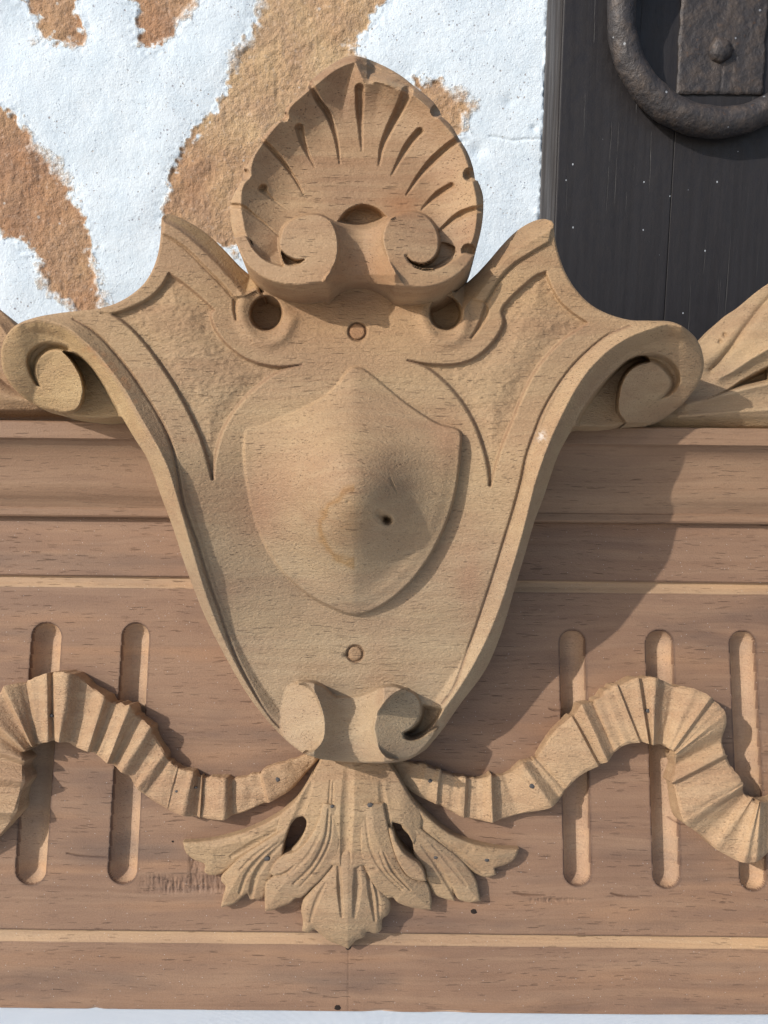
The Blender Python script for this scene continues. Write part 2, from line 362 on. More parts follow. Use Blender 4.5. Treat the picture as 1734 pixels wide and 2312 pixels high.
def relief(X, Y, H, sd, back, parts, parent, tint=None, cap=False, square=False):
    """A carved relief: grid points raised to H over the board, trimmed to sd<0 with the rim moved onto
    the outline, real side walls down to back, split into parts.
    parts: list of (name, mask_on_vertices or None, material, parent_key); first match wins."""
    ny, nx = X.shape
    X = X.copy(); Y = Y.copy()
    step = X[0, 1]-X[0, 0]; X0g, Y0g = X[0, 0], Y[0, 0]
    ins = sd < 0
    kq = ins[:-1, :-1] | ins[1:, :-1] | ins[:-1, 1:] | ins[1:, 1:]
    gy, gx = np.gradient(sd, step); gl = np.sqrt(gx*gx+gy*gy)+1e-6
    mv = (~ins) & (sd < 2.2*step)
    mvx = np.where(mv, sd*gx/gl, 0); mvy = np.where(mv, sd*gy/gl, 0)
    D = F*d_ + (X-CX)[..., None]*Rv + (Y-CY)[..., None]*Dn
    V = C0+((H-C0[2])/D[..., 2])[..., None]*D
    if square: V = unproj(X, Y, 0.); V[..., 2] = H
    N = np.cross(np.gradient(V, axis=0), np.gradient(V, axis=1)); N /= (np.linalg.norm(N, axis=2, keepdims=True)+1e-12)
    if N[ny//2, nx//2, 2] < 0: N = -N
    out_n = np.stack([gx/gl, -gy/gl, 0*gx+.12], -1)
    X -= mvx; Y -= mvy
    fx = np.clip((X-X0g)/step, 0, nx-1.001); fy = np.clip((Y-Y0g)/step, 0, ny-1.001)
    ix = fx.astype(int); iy = fy.astype(int); tx = fx-ix; ty = fy-iy
    Hb = (H[iy, ix]*(1-tx)+H[iy, ix+1]*tx)*(1-ty)+(H[iy+1, ix]*(1-tx)+H[iy+1, ix+1]*tx)*ty
    H = np.where(mv, Hb, H)
    fx2 = np.clip(fx-gx/gl*.8*mv, 0, nx-1.001); fy2 = np.clip(fy-gy/gl*.8*mv, 0, ny-1.001); jx = np.rint(fx2).astype(int); jy = np.rint(fy2).astype(int)
    N = np.where(mv[..., None], N[jy, jx], N)
    V = unproj(X, Y, 0.)
    # per-vertex height
    D = F*d_ + (X-CX)[..., None]*Rv + (Y-CY)[..., None]*Dn
    s = (H-C0[2])/D[..., 2]; V = C0+s[..., None]*D
    if square: V = unproj(X, Y, 0.); V[..., 2] = H
    V = V-O_B
    idx = np.arange(ny*nx).reshape(ny, nx)
    q = np.stack([idx[:-1, :-1], idx[1:, :-1], idx[1:, 1:], idx[:-1, 1:]], -1)[kq]
    Vf = V.reshape(-1, 3); Nf = N.reshape(-1, 3)
    tf = None if tint is None else tint.reshape(-1, 3)
    # boundary edges
    e = np.concatenate([q[:, [0, 1]], q[:, [1, 2]], q[:, [2, 3]], q[:, [3, 0]]]); fi = np.tile(np.arange(len(q)), 4)
    key = np.minimum(e[:, 0], e[:, 1]).astype(np.int64)*(ny*nx)+np.maximum(e[:, 0], e[:, 1])
    u, inv, cnt = np.unique(key, return_inverse=True, return_counts=True)
    bd = cnt[inv] == 1; be, bf = e[bd], fi[bd]
    owner = np.full(len(q), -1)
    for pi, pr in enumerate(parts):
        if pr[1] is None: mk = np.ones(len(q), bool)
        else: mk = pr[1].reshape(-1)[q].sum(1) >= 2
        owner[(owner < 0) & mk] = pi
    made = []
    for pi, pr in enumerate(parts):
        qs = q[owner == pi]
        if len(qs) == 0: made.append(None); continue
        es = be[owner[bf] == pi]
        uq, iv = np.unique(qs, return_inverse=True); iv = iv.reshape(qs.shape)
        VV = [Vf[uq]]; NN = [Nf[uq]]; QQ = [iv]; TT = [tf[uq] if tf is not None else np.ones((len(uq), 3))]
        off = len(uq)
        if len(es) and back is not None:
            a = Vf[es[:, 0]]; b = Vf[es[:, 1]]
            def low(p, ids):
                r = p.copy(); bk = back(X.reshape(-1)[ids], Y.reshape(-1)[ids]) if callable(back) else back
                r[:, 2] = np.minimum(bk, p[:, 2]-1); return r
            al, bl = low(a, es[:, 0]), low(b, es[:, 1]); n = len(es)
            # weld the wall's verts so it shades smooth
            ue, ie = np.unique(es, return_inverse=True); ie = ie.reshape(es.shape)
            top = Vf[ue]; lo = low(top, ue); k = len(ue)
            VV += [top, lo]; sn = out_n.reshape(-1, 3)[ue]; NN += [sn, sn]
            t_ = tf[ue] if tf is not None else np.ones((k, 3)); TT += [t_, t_]
            QQ.append(np.stack([ie[:, 1]+off, ie[:, 0]+off, ie[:, 0]+off+k, ie[:, 1]+off+k], 1)); off += 2*k
        if cap:
            bk = back(X.reshape(-1)[uq], Y.reshape(-1)[uq]) if callable(back) else back
            lo = Vf[uq].copy(); lo[:, 2] = np.minimum(bk, lo[:, 2]-1); VV.append(lo); NN.append(np.zeros_like(lo)); TT.append(TT[0])
            QQ.append(iv[:, ::-1]+off); off += len(uq)
        par = parent if pr[3] is None else made[pr[3]]
        o = build_mesh(pr[0], np.vstack(VV)*S, np.vstack(QQ), np.vstack(NN), np.vstack(TT), None, pr[2], par)
        made.append(o)
    return made
def grid(x0, x1, y0, y1, st):
    return np.meshgrid(np.arange(x0, x1+st, st), np.arange(y0, y1+st, st))
def tintc(shape): return np.ones(shape+(3,))
def addtint(Tn, mask, col):
    return Tn*(1-mask[..., None])+Tn*np.array(col)*mask[..., None]

Mroot = np.eye(4); Mroot[:3, :3] = BW; Mroot[:3, 3] = (BW @ O_B)*S
crest = empty('carved_wooden_pediment', Matrix(Mroot.tolist()),
              'bare brown wooden carving with shield cartouche, shell and ribbons, leaning on white cloth',
              'wood carving'); crest['kind'] = 'thing'

# ------------------------------------------------------------------ 1 flat panel with flutes and bead grooves
def build_panel():
    st = 2.1
    X, Y = grid(-260, 2000, 1150, 2290, st)
    flutes = [((249, 210), (165, 1455), 80, 82, 'F'), ((726, 205), (656, 1455), 73, 78, 'F'),
              ((612, 240), (641, 1470), 70, 74, 'G'), ((1078, 245), (1118, 1480), 75, 75, 'G'), ((1522, 245), (1581, 1495), 70, 73, 'G')]
    for a, b, ra, rb, z in flutes:
        d, t = dist(X, Y, P(z, [a, b]), reach=60, want_t=True); sf = np.clip(d-(ra*(1-t)+rb*t)/zc(z)[2], -50, 50)
        gy_, gx_ = np.gradient(sf, st); m_ = np.abs(sf) < .62*st
        X = X-np.where(m_, sf*gx_, 0); Y = Y-np.where(m_, sf*gy_, 0)
    vB = unproj(X, Y, 0.)[..., 1]
    H = np.zeros(X.shape)
    for (ya, yb, dep) in ((1307, 1334, 9.), (2107, 2135, 8.)):
        va, vb = vof(ya, 0), vof(yb, 0); t = (va-vB)/(va-vb)
        prof = np.interp(t, [-.08, .0, .12, .55, .90, 1.0, 1.06], [0, 0, 1.0, .75, .15, .1, 0])
        H -= dep*prof
    tn = tintc(X.shape)
    for (ya, yb) in ((1307, 1334), (2107, 2135)):
        va, vb = vof(ya, 0), vof(yb, 0); t = (va-vB)/(va-vb)
        mk = ss(t, -.02, .08)*(1-ss(t, .95, 1.02))
        tn = addtint(tn, mk, (1.62, 1.75, 1.62))
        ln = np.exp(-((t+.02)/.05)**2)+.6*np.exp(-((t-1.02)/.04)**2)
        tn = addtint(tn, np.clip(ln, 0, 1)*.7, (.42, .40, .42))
    masks = []
    for a, b, ra, rb, z in flutes:
        pa = P(z, [a, b]); s_ = zc(z)[2]
        d, t = dist(X, Y, pa, reach=60, want_t=True); r = (ra*(1-t)+rb*t)/s_
        k = np.clip(1-(d/r)**2, 0, 1)
        H -= 31*k**.66
        masks.append(d < r-.25)
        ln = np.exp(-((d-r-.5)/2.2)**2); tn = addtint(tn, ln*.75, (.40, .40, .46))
    # tear-out patch left of the leaves, cracks, nail holes
    for (cx, cy, rx, ry, w, sd_) in ((425, 1995, 95, 20, 5., 4), (440, 1960, 12, 34, 4., 5), (1255, 2033, 60, 5, 5., 6)):
        mk = np.exp(-(((X-cx)/rx)**4+((Y-cy)/ry)**4))
        H -= mk*(2.2+w*np.abs(vnoise(X, Y, 5, 34, sd_, 3))*.7)
        tn = addtint(tn, np.clip(mk*(.5+1.1*vnoise(X, Y, 30, 9, sd_+9, 3)), 0, 1)*.6, (.66, .68, .74))
    for (x, y, x2, y2, w, dp) in ((1160, 2016, 1230, 2021, 2.6, 5), (1380, 2017, 1440, 2025, 2.6, 4), (150, 1926, 240, 1936, 2.2, 3), (1240, 1600, 1275, 1604, 2.5, 4), (1518, 1852, 1550, 1862, 2.2, 4), (700, 1950, 730, 1958, 2., 3)):
        pts = cr(np.array([[x, y], [x*.65+x2*.35, y*.5+y2*.5+2], [x2, y2]]))
        H = groove(H, X, Y, pts, (1.5, w, 1.), (2, dp, 1)); dd = dist(X, Y, pts, reach=10); tn = addtint(tn, np.exp(-(dd/2.)**2)*.7, (.3, .25, .25))
    jl = np.exp(-((X-786)/1.6)**2)*(Y > 2140); tn = addtint(tn, jl*.35, (.5, .45, .42)); H -= .6*jl
    for (a_, b_, rx_, ry_) in ((215, 2279, 11, 5), (860, 2283, 26, 3), (1010, 2284, 30, 2.5)):
        ch_ = np.exp(-(((X-a_)/rx_)**2+((Y-b_)/ry_)**2)); H -= 5*ch_; tn = addtint(tn, np.clip(ch_*1.2, 0, 1), (1.9, 2.2, 2.5))
    H += .5*vnoise(X, Y, 300, 60, 2, 2)
    # faint grey handling marks
    gm = np.clip(vnoise(X, Y, 260, 60, 21, 4)-.1, 0, 1); tn = addtint(tn, gm, (.70, .73, .80))
    gm = np.clip(vnoise(X, Y, 420, 40, 25, 3)-.3, 0, 1); tn = addtint(tn, gm*.8, (1.18, 1.12, 1.02))
    sd = np.maximum.reduce([-250-X, X-1985, vof(2284, 0)-vB, vB-vof(1160, 0)])
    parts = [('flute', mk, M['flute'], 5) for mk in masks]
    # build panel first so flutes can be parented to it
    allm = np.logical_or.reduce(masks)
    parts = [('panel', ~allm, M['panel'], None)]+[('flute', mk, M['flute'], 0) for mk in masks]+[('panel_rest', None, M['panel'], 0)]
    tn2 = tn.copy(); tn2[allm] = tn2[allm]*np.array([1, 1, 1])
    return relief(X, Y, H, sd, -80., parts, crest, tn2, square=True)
mk_panel = build_panel()
panel = mk_panel[0]

# ------------------------------------------------------------------ 2 cornice moulding (extruded profile)
def build_cornice():
    ys = [(957, -20, 0), (957, 88, 1), (958.5, 91, 0), (996, 91, 0), (998, 86, 1)]
    prof = [(vof(957, 91)+0., -80.), (vof(957, 91), 86.), (vof(957, 91)-4, 91.), (vof(997, 91), 91.), (vof(998, 90)-1, 83.)]
    ctrl = [(vof(1002, 83), 80.), (vof(1020, 66), 64.), (vof(1045, 52), 53.), (vof(1075, 46), 46.), (vof(1105, 40), 41.), (vof(1124, 34), 34.), (vof(1138, 25), 25.), (vof(1148, 19), 20.), (vof(1154, 17), 17.5)]
    c = cr(np.array(ctrl), 5)
    prof += [tuple(p) for p in c]
    prof += [(vof(1156, 19), 20.), (vof(1170, 19), 20.), (vof(1174, 17), 17.), (vof(1174, 17)-.6, -78.)]
    prof = np.array(prof); n = len(prof)
    xs = np.linspace(-1150, 1180, 60)
    V = np.zeros((len(xs), n, 3)); V[..., 0] = xs[:, None]; V[..., 1] = prof[:, 0]; V[..., 2] = prof[:, 1]
    V[..., 2] += .6*np.sin(xs/170.)[:, None]*(prof[:, 1] > 0)
    idx = np.arange(len(xs)*n).reshape(len(xs), n)
    q = np.stack([idx[:-1, :-1], idx[:-1, 1:], idx[1:, 1:], idx[1:, :-1]], -1).reshape(-1, 4)
    o = build_mesh('cornice_moulding', (V.reshape(-1, 3)-O_B)*S, q, None, None, None, M['corn'], crest)
    o.data.polygons.foreach_set('use_smooth', np.zeros(len(q), bool)); o.data.update()
    md = o.modifiers.new('bevel', 'BEVEL'); md.width = 0.0003; md.segments = 2; md.limit_method = 'ANGLE'; md.angle_limit = math.radians(40)
    o.data.polygons.foreach_set('use_smooth', np.ones(len(q), bool))
    bpy.context.view_layer.objects.active = o
    # sharp by angle
    me = o.data; me.set_sharp_from_angle(angle=math.radians(28))
    return o
cornice = build_cornice()

# ------------------------------------------------------------------ 3 cartouche
B, C, Dz, Qz = 'B', 'C', 'D', 'Q'
BT = [(480, 290), (600, 280), (700, 273), (850, 262), (950, 256), (1050, 242), (1200, 200), (1450, 128), (1640, 102), (1730, 92)]
def bodyh(Y):
    return np.mean([interp(Y+o, BT) for o in (-60, -30, 0, 30, 60)], 0)
def build_cartouche():
    st = 2.4
    X, Y = grid(0, 1600, 480, 1732, st)
    left_wing_top = P(B, [(1400, 590), (1372, 515), (1285, 432), (1180, 322), (1080, 235), (985, 180), (930, 155), (900, 150), (872, 158)])
    left_side = P(B, [(864, 172), (860, 260), (848, 350), (820, 440), (772, 520), (705, 580), (620, 628), (530, 655), (420, 668), (300, 682), (180, 706), (90, 742), (40, 790), (12, 850), (5, 920), (15, 985), (45, 1045), (90, 1098), (150, 1148), (230, 1188)])
    left_cav = P('P', [(640, 1503), (700, 1530), (850, 1562), (1000, 1578), (1150, 1582), (1335, 1560)])
    left_out = P(B, [(655, 1240), (720, 1350), (780, 1445), (822, 1545), (862, 1660)])
    left_out2 = P(Dz, [(75, 760), (120, 900), (160, 1010), (200, 1110), (290, 1290), (380, 1445), (480, 1575), (560, 1655), (620, 1700)])
    bottom = P(Dz, [(690, 1722), (770, 1731), (850, 1736), (970, 1738), (1060, 1722), (1130, 1680)])
    right_out2 = P(Dz, [(1200, 1595), (1265, 1500), (1375, 1350), (1440, 1200), (1500, 1000), (1545, 850), (1580, 730)])
    right_out = P(C, [(650, 1400), (680, 1310), (718, 1205), (752, 1140), (788, 1075)])
    right_cav = P(C, [(860, 1080), (960, 1078), (1040, 1060)])
    right_side = P(C, [(1120, 1068), (1180, 1050), (1250, 1000), (1310, 940), (1350, 880), (1370, 820), (1365, 750), (1340, 690), (1290, 640), (1230, 611), (1120, 605), (1040, 602), (930, 570), (860, 530), (800, 470), (750, 390), (720, 310), (702, 230), (697, 172)])
    right_wing_top = P(C, [(686, 156), (650, 148), (600, 160), (530, 202), (470, 260), (410, 330), (350, 395), (300, 440), (250, 480)])
    under = np.array([[1000, 620], [800, 600], [600, 620]])
    out = np.vstack([cr(left_wing_top), cr(left_side), cr(left_cav, 3), cr(np.vstack([left_out, left_out2])), cr(bottom, 3), cr(np.vstack([right_out2, right_out])), cr(right_cav, 3), cr(right_side), cr(right_wing_top), under])
    sd = sdf(X, Y, out)
    # crest lines
    crL = cr(np.vstack([P(B, [(200, 710), (280, 725), (370, 762), (450, 830), (530, 908), (590, 985), (660, 1080), (730, 1200), (790, 1305), (850, 1410), (900, 1520)]),
                        P(Dz, [(80, 600), (115, 720), (165, 890), (218, 1060), (290, 1240), (370, 1395), (440, 1500), (520, 1600), (600, 1640)])]))
    crR = cr(np.vstack([P(Dz, [(1060, 1670), (1130, 1610), (1215, 1500), (1290, 1390), (1370, 1245), (1435, 1090), (1480, 950), (1530, 780), (1560, 660)]),
                        P(C, [(615, 1330), (655, 1210), (695, 1110), (745, 1005), (800, 905), (860, 820), (940, 742), (1030, 682), (1130, 642), (1220, 618), (1270, 628)])]))
    inner = np.vstack([P(B, [(1400, 590)]), P(B, [(1370, 560), (1310, 590)]), cr(P(B, [(1270, 530), (1190, 440), (1100, 350), (1010, 268), (940, 218), (875, 188)])),
                       cr(left_side)[:66], crL, P(Dz, [(640, 1690), (760, 1731), (980, 1730), (1040, 1690)]), crR, cr(right_side)[60:],
                       cr(P(C, [(692, 185), (640, 215), (580, 250), (510, 295), (450, 350), (390, 430), (330, 510), (300, 560), (295, 610)])), under])
    sdi = sdf(X, Y, inner)
    dcr = np.minimum(dist(X, Y, crL, reach=230), dist(X, Y, crR, reach=230))
    ax = np.abs(X-800)
    body = bodyh(Y)
    body = body + 10*ss(ax, 200, 420)*(1-ss(Y, 850, 1000))
    rim = 20*np.clip(1-dcr/30, 0, 1)*ss(Y, 690, 760)*(1-ss(Y, 1580, 1660))
    body = body+38*np.clip(1-dcr/205, 0, 1)*ss(Y, 880, 1060)*(1-ss(Y, 1240, 1480))
    H = body+rim
    # neck dips under the shell, wings' inner edge rises
    H -= 26*np.exp(-(((X-805)/190)**2+((Y-660)/75)**2))
    slope = interp(Y, [(680, .55), (900, .66), (1000, .85), (1100, 1.0), (1650, .95)])
    oi = np.clip(sdi, 0, None)
    H = np.where(oi > 0, body+rim-slope*oi, H)
    # the wing's outer bevel is steeper
    wing = (Y < 700) & (ax < 460) & (oi > 0)
    H = np.where(wing, body-1.15*oi, H)
    # wing step line
    for ln in (P(B, [(868, 258), (930, 290), (1000, 340), (1090, 430), (1180, 520), (1252, 600)]),
               P(C, [(680, 252), (600, 300), (520, 352), (455, 420), (405, 500), (388, 525)])):
        H = groove(H, X, Y, cr(ln), (3, 5, 5), (2, 4, 5))
    poly3 = [np.vstack([cr(P(B, [(868, 258), (930, 290), (1000, 340), (1090, 430), (1180, 520), (1252, 600)])), cr(P(B, [(1310, 590), (1270, 530), (1190, 440), (1100, 350), (1010, 268), (940, 218), (875, 188)]))]),
             np.vstack([cr(P(C, [(680, 252), (600, 300), (520, 352), (455, 420), (405, 500), (388, 525)])), cr(P(C, [(330, 510), (390, 430), (450, 350), (510, 295), (580, 250), (640, 215), (692, 185)]))])]
    for pl in poly3:
        s3 = sdf(X, Y, pl, 20); H += 7*(1-ss(s3, -4, 2))
    # notch after the step line
    for pl in (P(B, [(1243, 604), (1275, 604), (1268, 660), (1275, 720), (1258, 725), (1246, 670)]), P(C, [(390, 518), (405, 560), (390, 610), (330, 690), (318, 685), (355, 620), (372, 570)])):
        s3 = sdf(X, Y, cr(pl, 4, True), 20); H -= 9*(1-ss(s3, -6, 1.5))
    # sunk star-shaped fields
    g4L = cr(P(B, [(1615, 957), (1500, 965), (1450, 962), (1330, 930), (1230, 862), (1162, 785), (1130, 715), (1128, 685), (1145, 665), (1065, 590), (980, 520), (905, 470)]))
    gtL = cr(P(B, [(905, 470), (870, 530), (800, 600), (700, 652), (600, 682), (540, 682)]))
    g2L = cr(P(B, [(600, 690), (650, 720), (720, 780), (810, 885), (905, 1020), (1000, 1185), (1080, 1360), (1138, 1568)]))
    g3L = cr(P(B, [(1138, 1568), (1155, 1420), (1200, 1285), (1280, 1165), (1400, 1052), (1500, 990), (1615, 957)]))
    g4R = cr(P(C, [(40, 783), (150, 800), (260, 800), (340, 775), (400, 730), (450, 670), (475, 610), (465, 562), (500, 510), (560, 452), (620, 402), (662, 385)]))
    gtR = cr(P(C, [(662, 385), (682, 440), (720, 510), (775, 562), (850, 612)]))
    g2R = cr(P(C, [(850, 618), (740, 690), (660, 770), (600, 852), (550, 950), (510, 1050), (470, 1145), (440, 1235), (411, 1345)]))
    g3R = cr(P(C, [(411, 1345), (402, 1260), (380, 1170), (340, 1062), (280, 962), (200, 872), (120, 812), (40, 783)]))
    fL = np.vstack([g4L, gtL, g2L, g3L]); fR = np.vstack([g4R, gtR, g2R, g3R])
    fieldmask = np.zeros(X.shape, bool)
    for f in (fL, fR):
        s3 = sdf(X, Y, f, 60); k = 1-ss(s3, -4.5, 1.0)
        H -= 11*k*(1-.45*ss(-s3, 8, 50)); fieldmask |= s3 < 0
    for g, w, dp in ((g4L, (2, 4, 4), (1, 4, 4)), (g3L, (4, 5, 3), (4, 6, 2)), (g2L, (3, 5, 4), (2, 6, 5)), (gtL, (3, 4, 2), (4, 3, 2)),
                     (g4R, (2, 5, 3), (2, 7, 3)), (g3R, (4, 5, 3), (5, 6, 2)), (g2R, (2, 5, 4), (2, 6, 5)), (gtR, (3, 3, 2), (2, 2, 1))):
        H = groove(H, X, Y, g, w, dp)
    g1L = cr(np.vstack([P(B, [(390, 712), (460, 750), (540, 812), (620, 900), (700, 1000), (780, 1120), (850, 1235), (905, 1350)]), np.array([[396, 1040], [404, 1085], [412, 1130], [425, 1172], [443, 1220], [459, 1272], [477, 1328]]),
                        P(Dz, [(260, 1080), (330, 1280), (400, 1420), (470, 1535), (520, 1590)])]))
    g1R = cr(np.vstack([P(C, [(1040, 628), (940, 670), (850, 740), (770, 822), (700, 920), (650, 1010), (610, 1110), (575, 1210)]),
                        P(Dz, [(1525, 560), (1490, 690), (1450, 820), (1400, 980), (1350, 1130), (1290, 1300), (1240, 1430), (1195, 1490)])]))
    H = groove(H, X, Y, g1L, (3, 5.5, 3.5), (3, 9, 4)); H = groove(H, X, Y, g1R, (3, 4.5, 3), (3, 7, 4))
    # second relief line between groove 1 and 2 on the left (small ridge)
    # holes beside the neck
    for (cx, cy, r) in ((601, 708, 37), (1006, 707, 36)):
        dx = np.hypot(X-cx, (Y-cy)*.93); lip = np.exp(-((dx-r-8)/9)**2)
        H += 1.2*lip; H -= 62*(1-ss(dx, r-5, r+1))
    # inner wall near holes: raised moulding wrapping
    for pts_ in (P(B, [(1310, 590), (1290, 660), (1310, 750), (1370, 820), (1440, 840), (1520, 800), (1560, 720)]), P(C, [(295, 560), (300, 620), (270, 680), (215, 700), (160, 680), (120, 620), (100, 560)])):
        dd = dist(X, Y, cr(pts_), reach=60); H += 7*np.exp(-(dd/14)**2)
    # volute slots and hollows
    slotL = cr(P('P', [(770, 800), (640, 752), (480, 745), (370, 800), (305, 880), (290, 960), (310, 1060), (350, 1150), (400, 1222), (465, 1252), (425, 1180), (400, 1100), (402, 1015), (435, 930), (510, 865), (610, 836), (700, 852), (790, 880)]), 4, True)
    cavL = cr(P('P', [(690, 845), (830, 868), (985, 985), (1130, 1180), (1225, 1350), (1325, 1545), (1335, 1620), (1150, 1620), (1000, 1620), (850, 1600), (700, 1560), (660, 1515), (770, 1508), (850, 1475), (895, 1400), (917, 1260), (892, 1130), (850, 1040), (775, 930)]), 4, True)
    slotR = cr(P(C, [(1010, 785), (1130, 748), (1200, 765), (1250, 810), (1267, 870), (1245, 920), (1195, 955), (1145, 967), (1190, 935), (1220, 885), (1192, 832), (1140, 797), (1090, 800), (1050, 815)]), 4, True)
    cavR = cr(P(C, [(1110, 762), (1040, 775), (970, 830), (905, 900), (855, 965), (800, 1060), (800, 1100), (960, 1100), (1040, 1080), (1010, 1045), (988, 1010), (990, 940), (1005, 880), (1035, 832), (1080, 802), (1130, 790)]), 4, True)
    faceH = H.copy()
    sL = sdf(X, Y, slotL, 30); H -= 27*(1-ss(sL, -10, 1))
    sR = sdf(X, Y, slotR, 30); H -= 24*(1-ss(sR, -12, 1))
    sC = sdf(X, Y, cavL, 40); k = 1-ss(sC, -5, 1)
    hol = 140-.10*(Y-880)+.12*(X-200)+14*np.sin(np.clip((Y-800)/150, 0, 1.3)*2.2)
    H = H*(1-k)+np.minimum(hol, H)*k
    sC2 = sdf(X, Y, cavR, 40); k = 1-ss(sC2, -6, 1)
    hol = 142-.10*(Y-880)-.12*(X-1380)
    H = H*(1-k)+np.minimum(hol, H)*k
    # lower scrolls
    fl = cr(P(Qz, [(-60, 470), (30, 440), (110, 470), (150, 420)]), 3)
    faceL = cr(P(Qz, [(120, 250), (145, 180), (210, 142), (270, 140), (325, 165), (370, 220), (405, 300), (432, 385), (445, 465), (428, 560), (370, 638), (285, 668), (200, 664), (130, 600), (110, 500), (105, 380)]), 4, True)
    faceR = cr(P(Qz, [(1050, 188), (1110, 208), (1150, 258), (1168, 330), (1150, 410), (1105, 472), (1035, 518), (1045, 548), (1090, 562), (1160, 547), (1230, 500), (1300, 470), (1250, 560), (1180, 640), (1120, 690), (1060, 712), (990, 716), (920, 700), (862, 650), (822, 560), (802, 462), (832, 375), (890, 295), (965, 222)]), 4, True)
    saddle = cr(P(Qz, [(240, 125), (330, 122), (420, 150), (520, 232), (600, 236), (700, 228), (780, 198), (850, 168), (950, 152), (1060, 185), (1030, 300), (960, 460), (980, 640), (1000, 726), (880, 746), (700, 745), (560, 740), (430, 730), (260, 690), (300, 560), (300, 400), (270, 230)]), 4, True)
    sF = sdf(X, Y, faceL, 60); sG = sdf(X, Y, faceR, 60); sS = sdf(X, Y, saddle, 60)
    xm = 600+(625/3.318)
    sad = 118+50*np.clip(np.abs(X-xm)/62, 0, 1.25)**2+interp(Y, [(1540, -8), (1580, 6), (1660, 4), (1700, -6), (1728, -22)])
    k = 1-ss(sS, -4, 2); H = H*(1-k)+np.maximum(sad, H-2)*k
    k = 1-ss(sF, -3.5, 1.5); lip = ss(X, 600+90/3.318, 600+330/3.318)
    fh = 106+.53*np.clip(X-630, 0, 120)-.06*np.clip(Y-1660, 0, 100); H = H*(1-k)+fh*k
    k = 1-ss(sG, -3.5, 1.5)
    fh = 172-.42*(X-850)-.10*np.clip(Y-1650, 0, 100)-8*ss(Y, 1700, 1728)
    H = H*(1-k)+fh*k
    slot = cr(P(Qz, [(1175, 300), (1340, 330), (1300, 400), (1235, 480), (1160, 535), (1090, 553), (1035, 530), (1040, 515), (1105, 478), (1155, 410)]), 4, True)
    s4 = sdf(X, Y, slot, 40); tip = np.clip((1340/3.318+600-X)/90, 0, 1)
    H -= (14+46*tip)*(1-ss(s4, -8, 1))
    # shield boss
    boss = cr(P(Dz, [(822, 90), (795, 110), (760, 158), (700, 212), (600, 265), (480, 313), (371, 348), (367, 450), (376, 560), (402, 690), (450, 820), (520, 930), (620, 1025), (720, 1085), (832, 1122), (930, 1092), (1050, 1000), (1130, 900), (1200, 770), (1245, 640), (1266, 520), (1273, 440), (1271, 358), (1180, 325), (1100, 278), (1030, 228), (960, 170), (890, 112), (855, 92)]), 6, True)
    sB = sdf(X, Y, boss); dB = np.clip(-sB, 0, None)
    ridge = np.array([[800, 1090], [797, 1165]])
    dp, tp = dist(X, Y, ridge, want_t=True)
    t = blur(dB/(dB+dp+1e-6), 20)
    dx_ = X-797; dy_ = Y-1112
    dyn = np.where(dy_ < 0, dy_/108, dy_/128)
    r2 = np.where(dx_ < 0, dx_/96, dx_/100)**2+dyn**2
    dome = 112*np.exp(-r2*.60)
    dome_in = dome*(.45+.55*ss(t, 0, .16))
    crease = ss(Y, 1150, 1330)*(np.sqrt(dx_**2+5**2)-5)*.14*ss(dB, 0, 60)
    crease_t = np.clip((1010-Y)/120, 0, 1)*np.sqrt(dx_**2+12**2)*.10
    prof = 2*ss(dB, 0, 6)+dome_in-np.minimum(crease, 22)-np.minimum(crease_t, 10)+6
    bossbase = 2+17*ss(X, 820, 1020)
    k = 1-ss(sB, -2.2, 1.2)
    baseB = bodyh(Y)
    H = H*(1-k)+(baseB+bossbase+prof)*k
    # contact hollow around the boss
    # pit and scratches on the boss
    for (cx, cy, rx, ry, dpth) in ((856, 1161, 8, 7, 10), (866, 1168, 7, 6, 12), (873, 1174, 8, 7, 46), (785, 1133, 3, 3, 3)):
        H -= dpth*np.exp(-(((X-cx)*.8+(Y-cy)*.5)/rx)**2-(((Y-cy)*.8-(X-cx)*.5)/ry)**2)
    H = groove(H, X, Y, cr(P(Dz, [(975, 540), (990, 580), (1010, 620)])), (1, 2.6, 1), (1, 4, 1))
    # dowel plugs
    plugs = []
    for (cx, cy, r) in ((807, 749, 19.5), (802, 1476, 17.5)):
        dx = np.hypot(X-cx, Y-cy); ang = np.arctan2(Y-cy, X-cx)
        H -= 6*np.exp(-((dx-r)/2.2)**2); H -= 2.0*(dx < r); plugs.append(dx < r+.5)
    H -= 7*np.exp(-(((X-782)/7)**2+((Y-1480)/5)**2))
    # rounded outline
    r = 5.; e = np.clip(1+sd/r, 0, 1); H -= r*(1-np.sqrt(np.clip(1-e*e, 0, 1)))
    # chisel texture in fields and body
    ch = vnoise(X, Y, 11, 8, 3, 3)
    H += np.where(fieldmask, .9, .25)*ch*(sB > 0)*(Y > 500)
    H += 1.3*vnoise(X, Y, 120, 90, 5, 2)
    tn = tintc(X.shape)
    # natural colour patches
    red = np.exp(-(((X-585)/60)**2+((Y-1130)/95)**2))+.9*np.exp(-(((X-1010)/45)**2+((Y-985)/70)**2))+.8*np.exp(-(((X-1060)/30)**2+((Y-1330)/110)**2))
    red += .6*np.exp(-(((X-855)/30)**2+((Y-1500)/60)**2))+.5*np.exp(-(((X-520)/30)**2+((Y-1330)/40)**2))
    tn = addtint(tn, np.clip(red*(.9+.3*vnoise(X, Y, 60, 60, 8, 2)), 0, 1)*.85, (.95, .84, .84))
    dX = (X-785)/62; dY = (Y-1185)/85
    rr = np.hypot(dX, dY)+.18*vnoise(X, Y, 40, 40, 12, 3)
    ringst = np.exp(-((rr-.93)/.10)**2)*(X < 800)+.45*np.clip(1-rr, 0, 1)
